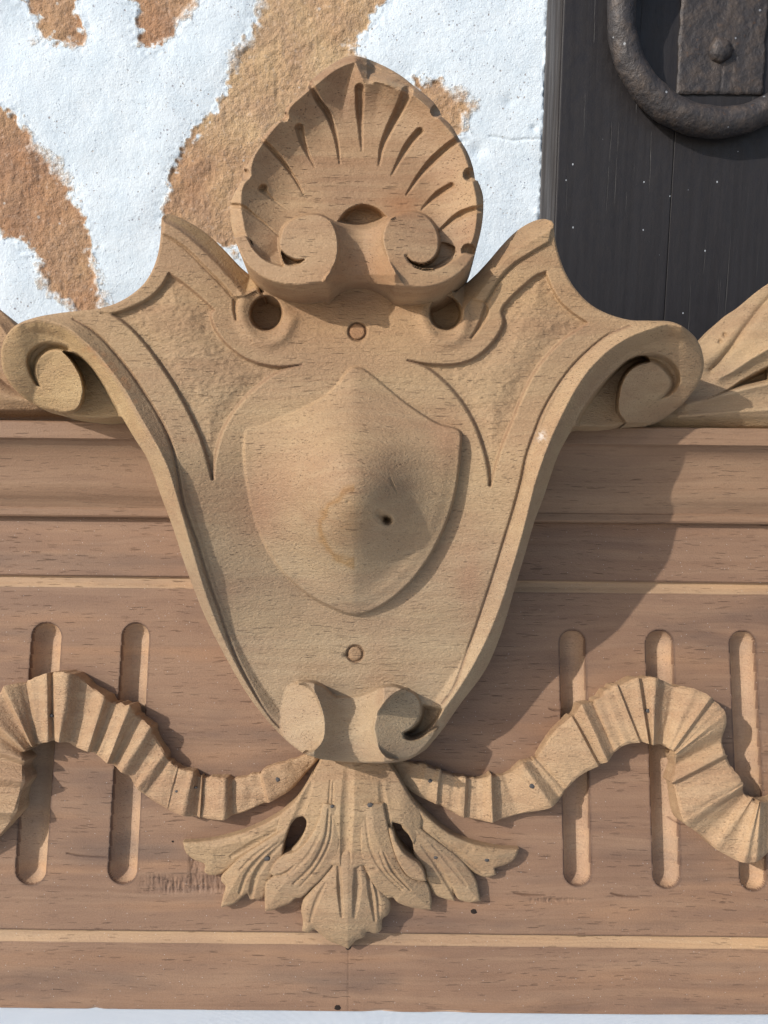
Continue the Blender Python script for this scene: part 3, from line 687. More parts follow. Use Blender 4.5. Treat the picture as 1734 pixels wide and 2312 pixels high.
    tn = addtint(tn, np.clip(ringst, 0, 1)*.8, (.86, .72, .52))
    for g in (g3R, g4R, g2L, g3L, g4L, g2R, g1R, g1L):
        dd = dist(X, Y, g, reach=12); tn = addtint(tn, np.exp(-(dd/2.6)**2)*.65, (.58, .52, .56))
    neck = np.exp(-(((X-805)/260)**2+((Y-700)/90)**2)); tn = addtint(tn, neck*.6, (.95, .82, .74))
    for (ccx, ccy) in ((807, 749), (802, 1476)):
        dx = np.hypot(X-ccx, Y-ccy); tn = addtint(tn, np.exp(-((dx-19)/2.5)**2)*.7, (.40, .30, .26)); tn = addtint(tn, (dx < 18)*.8, (.86, .74, .68))
    orange = np.exp(-((dist(X, Y, cr(P('P', [(950, 820), (1100, 900), (1280, 1090), (1400, 1230), (1480, 1370)])), reach=30)-3)/7)**2)
    tn = addtint(tn, np.clip(orange*(.5+vnoise(X, Y, 14, 14, 14, 2)), 0, 1)*.6, (1.08, .78, .62))
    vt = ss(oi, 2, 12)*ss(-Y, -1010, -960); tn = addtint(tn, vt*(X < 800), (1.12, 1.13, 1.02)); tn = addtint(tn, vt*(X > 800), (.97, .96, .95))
    wsp = np.exp(-(((X-1222)/9)**2+((Y-985)/12)**2))*(vnoise(X, Y, 6, 6, 18, 2) > 0)
    tn = addtint(tn, wsp*.8, (1.7, 2.4, 3.8))
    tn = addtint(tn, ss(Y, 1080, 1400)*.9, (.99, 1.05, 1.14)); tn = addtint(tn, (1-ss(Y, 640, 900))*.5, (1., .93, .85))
    yel = np.clip(vnoise(X, Y, 220, 160, 19, 2), -1, 1); tn = tn*(1+.05*yel[..., None]*np.array([1, 1, .6]))
    back = lambda x, y: np.where(y > 1010, -2., np.where(y > 930, 30., 95.))
    vol = (sdi > 0) & (Y < 1000) & (ax > 430)
    volL = vol & (X < 800); volR = vol & (X > 800)
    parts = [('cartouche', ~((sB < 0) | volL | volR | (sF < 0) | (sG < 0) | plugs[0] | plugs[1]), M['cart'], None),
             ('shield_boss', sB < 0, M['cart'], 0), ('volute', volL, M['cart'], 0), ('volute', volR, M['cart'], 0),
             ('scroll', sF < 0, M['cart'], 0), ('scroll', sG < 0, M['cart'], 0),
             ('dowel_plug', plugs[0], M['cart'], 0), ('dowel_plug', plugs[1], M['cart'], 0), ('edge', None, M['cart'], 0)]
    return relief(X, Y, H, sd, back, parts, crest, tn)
cart = build_cartouche()

# ------------------------------------------------------------------ 4 shell
def build_shell():
    st = 2.1
    X, Y = grid(510, 1104, 116, 690, st)
    A = 'A'
    left = P(A, [(790, 112), (740, 128), (700, 150), (625, 200), (552, 262)]); 
    l2 = P(A, [(545, 285), (500, 340), (440, 385), (412, 420), (405, 455), (385, 480), (350, 500), (300, 560), (272, 592)])
    l3 = P(A, [(278, 612), (240, 665), (205, 720), (180, 760), (172, 800), (150, 850), (118, 905), (98, 968)])
    l4 = P(A, [(100, 985), (103, 1060), (115, 1120), (138, 1190), (175, 1270), (240, 1342), (320, 1388), (400, 1410), (510, 1416), (610, 1400), (700, 1398), (850, 1404), (990, 1415), (1100, 1424), (1200, 1430), (1280, 1414), (1345, 1388), (1430, 1322), (1472, 1268), (1505, 1180), (1528, 1080), (1537, 1000)])
    l5 = P(A, [(1537, 985), (1533, 900), (1505, 825)]); l6 = P(A, [(1490, 820), (1478, 750), (1445, 660), (1412, 606)])
    l7 = P(A, [(1395, 580), (1350, 505), (1300, 462)]); l8 = P(A, [(1290, 430), (1250, 375), (1160, 300), (1060, 222), (940, 158), (850, 124), (820, 118)])
    out = np.vstack([cr(left), cr(l2), cr(l3), cr(l4), cr(l5, 4), cr(l6, 4), cr(l7, 4), cr(l8)])
    sd = sdf(X, Y, out); d = -sd
    # rim crest inset
    crest_l = cr(P(A, [(810, 150), (760, 165), (690, 200), (610, 262), (500, 352), (440, 410), (420, 455), (370, 505), (300, 590), (255, 650), (220, 740), (212, 800), (175, 850), (160, 960), (172, 1050), (190, 1130), (240, 1215)]))
    crest_r = cr(P(A, [(1440, 1230), (1478, 1150), (1497, 1050), (1498, 950), (1480, 850), (1455, 760), (1420, 660), (1360, 560), (1290, 480), (1220, 405), (1130, 335), (1040, 300), (950, 265), (870, 262), (830, 200)]))
    inn = np.vstack([crest_l, P(A, [(260, 1320), (500, 1395), (800, 1395), (1100, 1410), (1350, 1350)]), crest_r])
    si = sdf(X, Y, inn)
    cxx, cyy = 480+835/2.5136, 80+980/2.5136
    rad = np.hypot(X-cxx, (Y-cyy)*1.02)
    din = np.clip(-si, 0, None)
    DS = 62.
    top = DS+interp(Y, [(110, 300), (300, 285), (520, 272), (690, 262)])
    floor_ = DS+interp(Y, [(110, 254), (300, 246), (430, 238), (560, 232)])
    tt = np.clip(din/112, 0, 1); bowl = top-(top-floor_)*(1-(1-tt)**1.9)
    H = np.where(si > 0, top-1.05*si*np.where(X < 830, .75, 1.1), bowl)
    # the split, hacked edge at top right
    roughz = ss(X, 810, 830)*(1-ss(X, 930, 960))*(1-ss(Y, 200, 215))*(si > -2)
    H += roughz*3.2*vnoise(X*.8+Y*1.6, Y*.9-X*.25, 40, 7, 31, 3)
    # flutes of the shell
    G = [([(556, 272), (600, 370), (650, 440), (700, 580), (722, 728)], (7, 7, 1.6), (14, 14, 3)),
         ([(835, 300), (835, 400), (838, 500), (848, 655)], (11, 8, 2), (15, 12, 2)),
         ([(1105, 320), (1060, 420), (1000, 540), (960, 640), (945, 740)], (13, 9, 2), (16, 13, 3)),
         ([(492, 525), (510, 600), (540, 670), (580, 750)], (10, 6, 1.5), (13, 8, 2)),
         ([(1175, 545), (1125, 600), (1070, 690), (1015, 795)], (9, 8, 1.8), (14, 11, 2)),
         ([(276, 585), (330, 640), (400, 720), (465, 810), (520, 910)], (6, 5.5, 1.5), (12, 10, 3)),
         ([(1405, 585), (1340, 630), (1250, 710), (1170, 800), (1100, 905)], (9, 9, 2), (14, 13, 3)),
         ([(288, 872), (300, 890), (340, 930), (420, 990)], (11, 4, 1), (15, 3, 1)),
         ([(1355, 853), (1310, 880), (1250, 925), (1185, 990)], (7, 8, 2), (10, 11, 2)),
         ([(100, 968), (165, 972), (240, 1025), (310, 1080), (375, 1140)], (7, 4, 1.5), (12, 5, 2)),
         ([(1535, 980), (1450, 1000), (1370, 1040), (1280, 1120)], (8, 9, 3), (13, 14, 5))]
    tn = tintc(X.shape)
    for p, w, dp in G:
        g = cr(P(A, p)); dd, t = dist(X, Y, g, reach=18, want_t=True)
        wt = np.interp(t, [0, .5, 1], w); dt = np.interp(t, [0, .5, 1], dp)
        H -= dt*.95*np.clip(1-(dd/wt)**2, 0, 1)**.8
    for (nx_, ny_, r) in ((402, 462, 30), (180, 790, 34), (195, 1190, 34), (1275, 430, 36), (1462, 790, 40), (1452, 1222, 40), (360, 485, 14)):
        q = P(A, [(nx_, ny_)])[0]; dd = np.hypot(X-q[0], Y-q[1]); H -= 22*np.clip(1-(dd/(r/2.5136))**2, 0, 1)**.6
    # eye-shaped hollow
    eye = cr(P(A, [(705, 1060), (755, 995), (800, 968), (850, 957), (900, 965), (950, 990), (992, 1030), (960, 1060), (900, 1085), (850, 1093), (780, 1085)]), 4, True)
    se = sdf(X, Y, eye, 40); H -= 36*(1-ss(se, -12, 1))
    # saddle between the discs
    saddle = cr(P(A, [(640, 1030), (705, 1062), (780, 1087), (850, 1095), (900, 1087), (985, 1045), (1040, 1020), (1150, 1200), (1100, 1470), (1000, 1480), (850, 1476), (700, 1473), (600, 1471), (560, 1440), (600, 1200)]), 4, True)
    s5 = sdf(X, Y, saddle, 40)
    xm = 480+838/2.5136
    sad = DS+244+60*np.clip(np.abs(X-xm)/70, 0, 1.1)**2.1+interp(Y, [(505, 0), (540, 10), (590, 2), (620, -6), (640, -24)])
    k = 1-ss(s5, -3, 1.5); H = H*(1-k)+sad*k
    # flat disc faces and the bands that roll into them
    fL = cr(P(A, [(540, 1012), (625, 1020), (690, 1080), (716, 1180), (702, 1290), (640, 1375), (600, 1430), (510, 1450), (390, 1445), (270, 1400), (185, 1330), (130, 1240), (120, 1150), (190, 1140), (240, 1215), (310, 1278), (400, 1308), (385, 1250), (375, 1170), (400, 1085), (465, 1035)]), 5, True)
    fR = cr(P(A, [(1130, 998), (1210, 1020), (1268, 1085), (1290, 1170), (1275, 1240), (1230, 1287), (1180, 1300), (1130, 1282), (1098, 1250), (1110, 1278), (1150, 1312), (1220, 1330), (1300, 1312), (1380, 1262), (1425, 1235), (1500, 1250), (1470, 1340), (1380, 1425), (1280, 1455), (1190, 1462), (1110, 1440), (1040, 1340), (985, 1250), (962, 1150), (985, 1068), (1045, 1018)]), 5, True)
    sFL = sdf(X, Y, fL, 60); sFR = sdf(X, Y, fR, 60)
    # the side wall under the faces
    low = Y > 560
    uni = np.minimum(np.minimum(sFL, sFR), s5)
    side = (uni > 0) & (Y > 590) & (-sd < np.where((X > 650) & (X < 980), 60, 25))
    bot = np.maximum(DS+290-1.2*uni, DS+190)
    H = np.where(side, bot, H)
    kL = 1-ss(sFL, -3, 1.2); H = H*(1-kL)+(DS+292-.10*(520-X)*0+.05*(X-690)-.02*(Y-540))*kL
    kR = 1-ss(sFR, -3, 1.2); H = H*(1-kR)+(DS+292-.10*(X-930)-.02*(Y-540))*kR
    # slots
    for pl, dpth in (([(385, 1213), (430, 1252), (480, 1272), (528, 1268), (490, 1300), (420, 1303), (392, 1262)], 34),
                     ([(1098, 1250), (1130, 1280), (1180, 1298), (1228, 1285), (1268, 1240), (1288, 1165), (1330, 1168), (1385, 1195), (1380, 1240), (1320, 1290), (1250, 1325), (1180, 1322), (1120, 1290)], 55)):
        s6 = sdf(X, Y, cr(P(A, pl), 4, True), 40); H = np.where(s6 < 3, np.minimum(H, DS+290-dpth*(1-ss(s6, -6, 1))), H) if dpth > 40 else H-dpth*(1-ss(s6, -5, 1))
    r = 4.; e = np.clip(1+sd/r, 0, 1); H -= r*(1-np.sqrt(np.clip(1-e*e, 0, 1)))
    H += .8*vnoise(X, Y, 90, 70, 15, 2)+.22*vnoise(X, Y, 9, 7, 16, 2)
    red = np.exp(-(((X-905)/45)**2+((Y-462)/26)**2))+.7*np.exp(-(((X-830)/90)**2+((Y-610)/40)**2)); tn = addtint(tn, np.clip(red, 0, 1)*.8, (.90, .72, .62))
    tn = addtint(tn, roughz*.8, (1.22, 1.28, 1.3))
    yel = np.clip(vnoise(X, Y, 160, 110, 29, 2), -1, 1); tn = tn*(1+.07*yel[..., None]*np.array([1, 1, .6]))
    parts = [('shell', ~((sFL < 0) | (sFR < 0)), M['shell'], None), ('scroll', sFL < 0, M['shell'], 0), ('scroll', sFR < 0, M['shell'], 0), ('edge', None, M['shell'], 0)]
    return relief(X, Y, H, sd, 175., parts, crest, tn, cap=True)
shell = build_shell()

# ------------------------------------------------------------------ 5 pleated ribbons
def ribbon(z, lines, parent, nail_pts=()):
    tp = P(z, [l[0] for l in lines]); bt = P(z, [l[1] for l in lines]); hh = np.array([l[2] for l in lines], float)
    # chord parameter from mid points, resample finely, linear heights (facets), smooth edges
    def smooth_path(p, n): return cr(p, n)
    n = 10; T_ = smooth_path(tp, n); B_ = smooth_path(bt, n); k = np.arange(len(T_))/n
    Hs = np.interp(k, np.arange(len(hh)), hh)
    ker = np.array([1, 2, 3, 2, 1.])/9; Hp = np.pad(Hs, 2, mode='edge'); Hs = np.convolve(Hp, ker, 'valid'); Hs = Hs+1.6*vnoise(k[None]*10, k[None]*0, 5, 5, 47, 2)[0]
    low = np.convolve(np.pad(Hs, 30, mode='edge'), np.ones(61)/61, 'valid'); dev = Hs-low; Hs = low+1.35*dev
    m_ = 26; t = np.linspace(0, 1, m_)
    X = T_[:, None, 0]*(1-t)+B_[:, None, 0]*t; Y = T_[:, None, 1]*(1-t)+B_[:, None, 1]*t
    H = Hs[:, None]*np.ones(m_)
    wd = np.hypot(T_[:, 0]-B_[:, 0], T_[:, 1]-B_[:, 1])[:, None]
    jit = vnoise(k[:, None]*np.ones(m_)*14, t[None]*np.ones(X.shape)*60, 9, 30, 41, 3)
    H = H+1.3*jit+4*np.sin(np.pi*t)[None]*.6
    ed = np.minimum(t, 1-t)[None]*wd; H -= 4*np.clip(1-ed/5, 0, 1)**2
    ej = 2.4*vnoise(k*30, k*0, 12, 12, 43, 3)
    nx_ = (T_-B_)/(wd+1e-6); sc2 = np.clip(dev, -12, 12)*.32; X[:, 0] += nx_[:, 0]*(ej+sc2); Y[:, 0] += nx_[:, 1]*(ej+sc2); X[:, -1] -= nx_[:, 0]*sc2; Y[:, -1] -= nx_[:, 1]*sc2
    V = np.zeros(X.shape+(3,)); D = F*d_+(X-CX)[..., None]*Rv+(Y-CY)[..., None]*Dn
    s = (H-C0[2])/D[..., 2]; V = C0+s[..., None]*D
    V -= O_B
    nr, nc = X.shape; idx = np.arange(nr*nc).reshape(nr, nc)
    q = [np.stack([idx[:-1, :-1], idx[:-1, 1:], idx[1:, 1:], idx[1:, :-1]], -1).reshape(-1, 4)]
    Vs = [V.reshape(-1, 3)]; off = nr*nc
    loop = np.concatenate([idx[:, 0], idx[-1, 1:], idx[::-1, -1][1:], idx[0, ::-1][1:]])
    top = V.reshape(-1, 3)[loop]; lo = top.copy(); lo[:, 2] = -3; K = len(loop)
    mid = top.copy(); 
    Vs += [top, lo]; a = np.arange(K-1)
    q.append(np.stack([a+off, a+1+off, a+1+off+K, a+off+K], 1))
    o_ = build_mesh('ribbon_garland', np.vstack(Vs)*S, np.vstack(q), None, None, None, M['raw'], parent)
    me = o_.data
    # orient outward
    c = np.zeros(len(me.polygons)*3, np.float32); me.polygons.foreach_get('normal', c); c = c.reshape(-1, 3)
    if c[:len(q[0]), 2].mean() < 0: me.flip_normals()
    me.set_sharp_from_angle(angle=math.radians(32))
    return o_
rl = [((1690, 815), (1720, 850), 14), ((1600, 850), (1640, 935), 20), ((1520, 880), (1560, 1020), 27), ((1400, 933), (1440, 1088), 33), ((1385, 938), (1412, 1100), 24), ((1300, 957), (1305, 1148), 25), ((1245, 964), (1250, 1165), 22),
      ((1208, 966), (1203, 1180), 38), ((1150, 960), (1140, 1183), 33), ((1092, 955), (1078, 1178), 24), ((1080, 952), (1068, 1176), 30), ((1062, 948), (1050, 1174), 21), ((1035, 935), (980, 1162), 40), ((960, 905), (905, 1135), 32), ((945, 897), (888, 1125), 36),
      ((905, 862), (780, 1060), 30), ((885, 835), (735, 1020), 44), ((858, 790), (715, 995), 36), ((825, 735), (690, 955), 38), ((800, 700), (652, 930), 54), ((760, 650), (612, 900), 43), ((738, 625), (590, 890), 43), ((690, 585), (575, 880), 60), ((640, 562), (520, 842), 47), ((600, 550), (500, 832), 44),
      ((560, 528), (470, 818), 62), ((505, 478), (395, 798), 46), ((440, 428), (370, 780), 48), ((360, 408), (318, 765), 68), ((290, 402), (300, 765), 60), ((280, 402), (285, 766), 52), ((250, 408), (255, 768), 62), ((160, 435), (205, 785), 50), ((135, 448), (195, 788), 46), ((25, 480), (170, 792), 66),
      ((0, 500), (165, 795), 46), ((-90, 600), (130, 815), 62), ((-120, 640), (128, 830), 44), ((-190, 760), (128, 870), 60), ((-200, 800), (130, 900), 44), ((-220, 950), (130, 980), 58), ((-220, 1000), (120, 1030), 40), ((-220, 1150), (80, 1150), 54), ((-220, 1200), (60, 1200), 38), ((-220, 1400), (-20, 1290), 30)]
rr = [((-370, 850), (-385, 880), 14), ((-278, 872), (-350, 906), 20), ((-225, 884), (-290, 1000), 26), ((-165, 900), (-206, 1058), 32), ((-100, 925), (-118, 1098), 38), ((-82, 932), (-98, 1108), 29), ((-20, 950), (-30, 1146), 31), ((40, 958), (28, 1172), 36), ((58, 958), (50, 1180), 27), ((125, 960), (122, 1192), 28), ((178, 955), (186, 1195), 42), ((200, 948), (232, 1186), 26), ((250, 935), (330, 1162), 24),
      ((348, 892), (498, 1112), 46), ((385, 868), (545, 1075), 33), ((412, 852), (578, 1030), 30), ((424, 838), (590, 1015), 38), ((520, 720), (640, 960), 42), ((612, 640), (748, 898), 48), ((622, 632), (762, 892), 42), ((668, 580), (800, 870), 56), ((715, 555), (838, 832), 40), ((728, 548), (852, 818), 46),
      ((800, 492), (900, 785), 50), ((850, 465), (972, 772), 56), ((860, 460), (984, 772), 51), ((965, 430), (1020, 778), 63), ((985, 430), (1028, 780), 52), ((1060, 432), (1045, 782), 64), ((1095, 440), (1062, 786), 50), ((1158, 462), (1090, 792), 46), ((1250, 484), (1125, 802), 58), ((1352, 535), (1155, 812), 64), ((1372, 552), (1160, 822), 57),
      ((1425, 612), (1168, 830), 62), ((1438, 670), (1160, 850), 56), ((1418, 765), (1152, 900), 42), ((1432, 835), (1148, 985), 56), ((1440, 855), (1148, 1000), 46), ((1475, 925), (1165, 1045), 50), ((1515, 985), (1195, 1150), 58), ((1518, 1010), (1215, 1200), 56), ((1535, 1035), (1300, 1278), 38), ((1572, 1075), (1380, 1345), 50),
      ((1582, 1082), (1450, 1385), 44), ((1612, 1092), (1530, 1410), 56), ((1620, 1092), (1600, 1405), 54), ((1660, 1078), (1660, 1370), 36), ((1760, 1040), (1780, 1300), 44), ((1860, 960), (1900, 1200), 40)]
rib_l = ribbon('F', rl, crest); rib_r = ribbon('G', rr, crest)

# ------------------------------------------------------------------ 6 acanthus
def leaf(name, z, outline, hfun, cuts, parent, holes=(), st=1.7, mat='cart', seed=1, rnd=5.):
    p = cr(P(z, outline), 5, True)
    x0, y0 = p.min(0)-6; x1, y1 = p.max(0)+6; X, Y = grid(x0, x1, y0, y1, st)
    sd = sdf(X, Y, p)
    for h_ in holes:
        sd = np.maximum(sd, -sdf(X, Y, cr(P(z, h_), 5, True)))
    d = np.clip(-sd, 0, None); H = hfun(X, Y, d)
    tn = tintc(X.shape)
    for c, w, dp in cuts:
        g = cr(P(z, c)); dd, t = dist(X, Y, g, reach=max(w)+2, want_t=True)
        wt = np.interp(t, [0, .5, 1], w); dt = np.interp(t, [0, .5, 1], dp)
        wt = wt*1.25; H -= .66*dt*np.clip(1-(dd/wt)**2, 0, 1)**1.2
    e = np.clip(1+sd/rnd, 0, 1); H -= rnd*(1-np.sqrt(np.clip(1-e*e, 0, 1)))
    H += .5*vnoise(X, Y, 50, 40, seed, 2)+.2*vnoise(X, Y, 8, 7, seed+3, 2)
    yel = np.clip(vnoise(X, Y, 90, 80, 60+seed, 2), -1, 1); tn = tn*(1+.07*yel[..., None]*np.array([1, .9, .5]))
    return relief(X, Y, H, sd, -2., [(name, None, M[mat], None)], parent, tn)[0]
def ridgeh(base_pts, gain=.32, wid=40, z='E'):
    """height from a spine: list of (x, y, h)"""
    a = np.array(base_pts, float); sp = P(z, a[:, :2]); hs = a[:, 2]
    def f(X, Y, d):
        dd, t = dist(X, Y, sp, want_t=True); h = np.interp(t, np.linspace(0, 1, len(hs)), hs)
        return h-np.clip(dd, 0, 90)*gain
    return f
stem_h = ridgeh([(815, 215, 66), (815, 330, 84), (810, 480, 88), (800, 650, 76)], .12)
aca = leaf('acanthus_spray', 'E', [(684, 222), (660, 262), (620, 330), (560, 420), (500, 475), (480, 560), (560, 640), (650, 700), (750, 700), (808, 720), (862, 700), (960, 700), (1060, 640), (1120, 560), (1130, 470), (1080, 395), (1030, 310), (990, 250), (968, 222)],
           lambda X, Y, d: stem_h(X, Y, d)-22*ss(np.abs(X-790), 110, 190)-3,
           [([(722, 320), (715, 430), (690, 560), (640, 680)], (2, 4, 3), (3, 5, 5)), ([(735, 330), (730, 440), (705, 580), (660, 700)], (2, 3.5, 3), (3, 4, 4)),
            ([(805, 270), (800, 400), (795, 520), (790, 690)], (10, 13, 10), (4, 11, 12)), ([(950, 330), (960, 430), (975, 520), (1000, 650)], (6, 10, 10), (3, 8, 9)), ([(640, 330), (600, 430), (560, 520)], (5, 9, 9), (2, 6, 7))], crest,
           holes=[[(600, 478), (616, 500), (600, 565), (560, 622), (519, 650), (514, 610), (535, 540), (568, 490)], [(1000, 505), (1042, 520), (1080, 578), (1098, 622), (1090, 668), (1055, 640), (1018, 590), (998, 540)]], seed=2)
acl = aca
leaf('leaf', 'E', [(640, 290), (600, 362), (540, 440), (450, 502), (350, 546), (250, 574), (150, 590), (64, 592), (78, 640), (118, 675), (163, 695), (162, 728), (190, 742), (240, 735), (300, 690), (400, 620), (500, 560), (540, 520), (620, 420)],
     ridgeh([(640, 330, 66), (480, 510, 56), (330, 590, 42), (200, 620, 34), (80, 610, 26)], .28), [([(480, 540), (380, 600), (280, 660)], (3, 6, 4), (2, 5, 4)), ([(560, 450), (450, 530), (330, 580)], (4, 10, 8), (1, 4, 3))], acl, seed=4)
leaf('leaf', 'E', [(540, 515), (480, 560), (400, 610), (320, 665), (262, 720), (238, 745), (236, 768), (255, 790), (245, 830), (234, 886), (290, 872), (330, 842), (352, 822), (364, 850), (420, 846), (445, 800), (470, 730), (510, 660), (514, 610), (534, 545)],
     ridgeh([(560, 520, 64), (440, 620, 54), (330, 720, 44), (255, 850, 28)], .22), [([(490, 600), (420, 655), (350, 740), (320, 820)], (3, 5, 4), (3, 6, 5)), ([(520, 590), (440, 670), (390, 745), (368, 840)], (3, 7, 6), (3, 9, 9)), ([(455, 605), (380, 660), (320, 720)], (3, 4, 3), (2, 5, 4))], acl, seed=5)
leaf('leaf', 'E', [(690, 420), (660, 520), (610, 600), (560, 640), (510, 655), (470, 692), (450, 730), (470, 748), (440, 770), (430, 820), (432, 903), (470, 898), (500, 884), (545, 866), (568, 846), (592, 843), (640, 800), (700, 742), (748, 668), (770, 560), (760, 430)],
     ridgeh([(715, 420, 84), (690, 560, 82), (600, 700, 70), (500, 800, 52), (440, 890, 34)], .18), [([(715, 450), (700, 580), (640, 700), (560, 780)], (3, 4, 3), (3, 6, 5)), ([(730, 470), (720, 590), (660, 710), (590, 790)], (2, 3.5, 2), (2, 5, 3)), ([(562, 700), (520, 735), (465, 748)], (2, 3.5, 2), (4, 9, 5)), ([(675, 560), (620, 660), (560, 720)], (3, 5, 3), (2, 4, 2))], acl, seed=6)
leaf('leaf', 'E', [(760, 640), (720, 700), (650, 790), (600, 858), (592, 900), (600, 945), (597, 992), (625, 998), (652, 984), (672, 1000), (710, 1032), (760, 1052), (803, 1071), (838, 1034), (872, 1018), (884, 996), (930, 1002), (950, 985), (956, 936), (980, 918), (991, 862), (940, 800), (900, 740), (862, 660), (810, 620)],
     lambda X, Y, d: interp(Y, [(1920, 66), (1990, 64), (2060, 60), (2100, 46), (2142, 22)])-.16*np.abs(X-785)+5*ss(d, 0, 14),
     [([(760, 690), (765, 800), (775, 925)], (4, 6, 4), (4, 12, 5)), ([(842, 690), (842, 800), (830, 930)], (5, 9, 4), (4, 12, 4)), ([(700, 780), (660, 860), (632, 950)], (3, 5, 3), (3, 6, 3)), ([(890, 740), (905, 830), (922, 945)], (4, 6, 3), (4, 10, 4)), ([(910, 760), (935, 840), (940, 930)], (2, 4, 3), (2, 5, 3))], acl, seed=7)
leaf('leaf', 'E', [(850, 430), (855, 560), (862, 668), (900, 758), (948, 832), (975, 850), (1000, 842), (1020, 862), (1060, 880), (1120, 892), (1172, 896), (1174, 850), (1150, 772), (1100, 760), (1060, 735), (1030, 680), (1000, 600), (980, 520), (960, 420)],
     ridgeh([(905, 420, 86), (920, 560, 84), (980, 690, 72), (1070, 800, 52), (1160, 885, 34)], .18), [([(880, 480), (900, 620), (960, 730), (1040, 810)], (3, 4, 3), (2, 4, 3)), ([(960, 640), (1000, 720), (1080, 810)], (2, 4, 2), (3, 7, 4)), ([(940, 640), (975, 720), (1050, 800)], (2, 3, 2), (2, 4, 2))], acl, seed=8)
leaf('leaf', 'E', [(980, 530), (996, 600), (1024, 680), (1068, 745), (1110, 765), (1152, 768), (1140, 722), (1118, 690), (1088, 669), (1055, 645), (1018, 592), (998, 535)],
     ridgeh([(990, 540, 80), (1040, 640, 78), (1140, 755, 64)], .2), [], acl, seed=9)
leaf('leaf', 'E', [(1040, 520), (1085, 580), (1100, 660), (1135, 700), (1155, 770), (1185, 825), (1225, 845), (1277, 857), (1268, 800), (1292, 848), (1340, 862), (1393, 858), (1382, 800), (1375, 770), (1345, 718), (1280, 650), (1200, 590), (1110, 520), (1060, 480)],
     ridgeh([(1060, 500, 66), (1160, 600, 56), (1260, 700, 44), (1370, 840, 26)], .22), [([(1130, 610), (1200, 700), (1275, 830)], (3, 6, 5), (3, 8, 6)), ([(1180, 610), (1260, 700), (1330, 790)], (3, 5, 3), (2, 4, 3))], acl, seed=10)
leaf('leaf', 'E', [(1010, 290), (1045, 340), (1102, 420), (1180, 500), (1260, 560), (1370, 602), (1480, 620), (1566, 624), (1545, 670), (1515, 692), (1456, 710), (1462, 740), (1420, 752), (1350, 722), (1270, 655), (1180, 580), (1100, 520), (1040, 440)],
     ridgeh([(1030, 350, 66), (1180, 530, 56), (1320, 620, 42), (1450, 655, 34), (1550, 640, 26)], .28), [([(1200, 570), (1300, 650), (1400, 730)], (3, 6, 4), (2, 5, 3)), ([(1100, 470), (1220, 560), (1350, 630)], (4, 10, 8), (1, 4, 3))], acl, seed=11)

# ------------------------------------------------------------------ 7 foliage on top of the cornice
def foliage_right():
    X, Y = grid(1440, 2080, 420, 985, 2.4)
    R = 'R'
    out = np.vstack([cr(np.vstack([[[1440, 905], [1500, 850], [1552, 810]], P(R, [(460, 1040), (560, 940), (650, 840), (850, 640), (1000, 540), (1280, 310), (1405, 225)]), [[1800, 600], [1900, 545], [2020, 520]]])), np.array([[2060, 560], [2060, 974], [1440, 969]])])
    sd = sdf(X, Y, out)
    lines = {'v1': np.vstack([P(R, [(690, 1310), (800, 1200), (960, 1000), (1090, 810), (1250, 600), (1370, 450)]), [[1800, 620]]]), 'r2': np.vstack([P(R, [(800, 1400), (960, 1320), (1200, 1160), (1405, 1040)]), [[1850, 720]]]),
             'c4': np.vstack([P(R, [(400, 1700), (640, 1640), (900, 1550), (1060, 1455), (1250, 1345), (1405, 1262)]), [[1850, 760]]]), 'r5': np.vstack([P(R, [(400, 1730), (640, 1670), (900, 1600), (1200, 1525), (1405, 1480)]), [[1850, 840]]]),
             'r6': np.vstack([P(R, [(300, 1880), (540, 1862), (900, 1832), (1405, 1800)]), [[1900, 910]]])}
    D = {k: dist(X, Y, v) for k, v in lines.items()}
    H = 92+0*X
    H += 16*np.exp(-(D['r2']/14)**1.2)+16*np.exp(-(D['r5']/16)**1.2)+14*np.exp(-(D['r6']/14)**1.2)-12*np.exp(-(D['v1']/8)**1.3)
    cp = cr(np.vstack([P(R, [(560, 1690), (640, 1660), (900, 1545), (1060, 1440), (1250, 1335), (1420, 1250)]), P(R, [(1420, 1440), (1250, 1480), (1100, 1510), (900, 1575), (640, 1668)])]), 4, True)
    s3 = sdf(X, Y, cp, 40); H -= 48*(1-ss(s3, -9, 1))
    H += 22*ss(-sd, 0, 60)*(1-ss(Y, 770, 860))-10+12*ss(X, 1560, 1800)
    H += interp(Y, [(900, 0), (940, -6), (962, -22), (975, -40)])
    # pits on the leaf
    for (a, b, rx, ry, dp) in ((865, 865, 20, 28, 9), (810, 945, 22, 26, 8)):
        q = P(R, [(a, b)])[0]; H -= dp*np.exp(-(((X-q[0])/(rx/5.5))**2+((Y-q[1])/(ry/5.5))**2))
    r = 5.; e = np.clip(1+sd/r, 0, 1); H -= r*(1-np.sqrt(np.clip(1-e*e, 0, 1)))
    H += .9*vnoise(X, Y, 60, 40, 51, 3)
    tn = tintc(X.shape)
    for k in ('r2', 'r5', 'r6'): tn = addtint(tn, np.exp(-(D[k]/3.)**2)*.7, (1.25, 1.28, 1.3))
    yel = np.clip(vnoise(X, Y, 90, 60, 61, 2), -1, 1); tn = tn*(1+.08*yel[..., None]*np.array([1, .9, .5]))
    return relief(X, Y, H, sd, 10., [('foliage_carving', None, M['cart'], None)], crest, tn)
foliage_right()
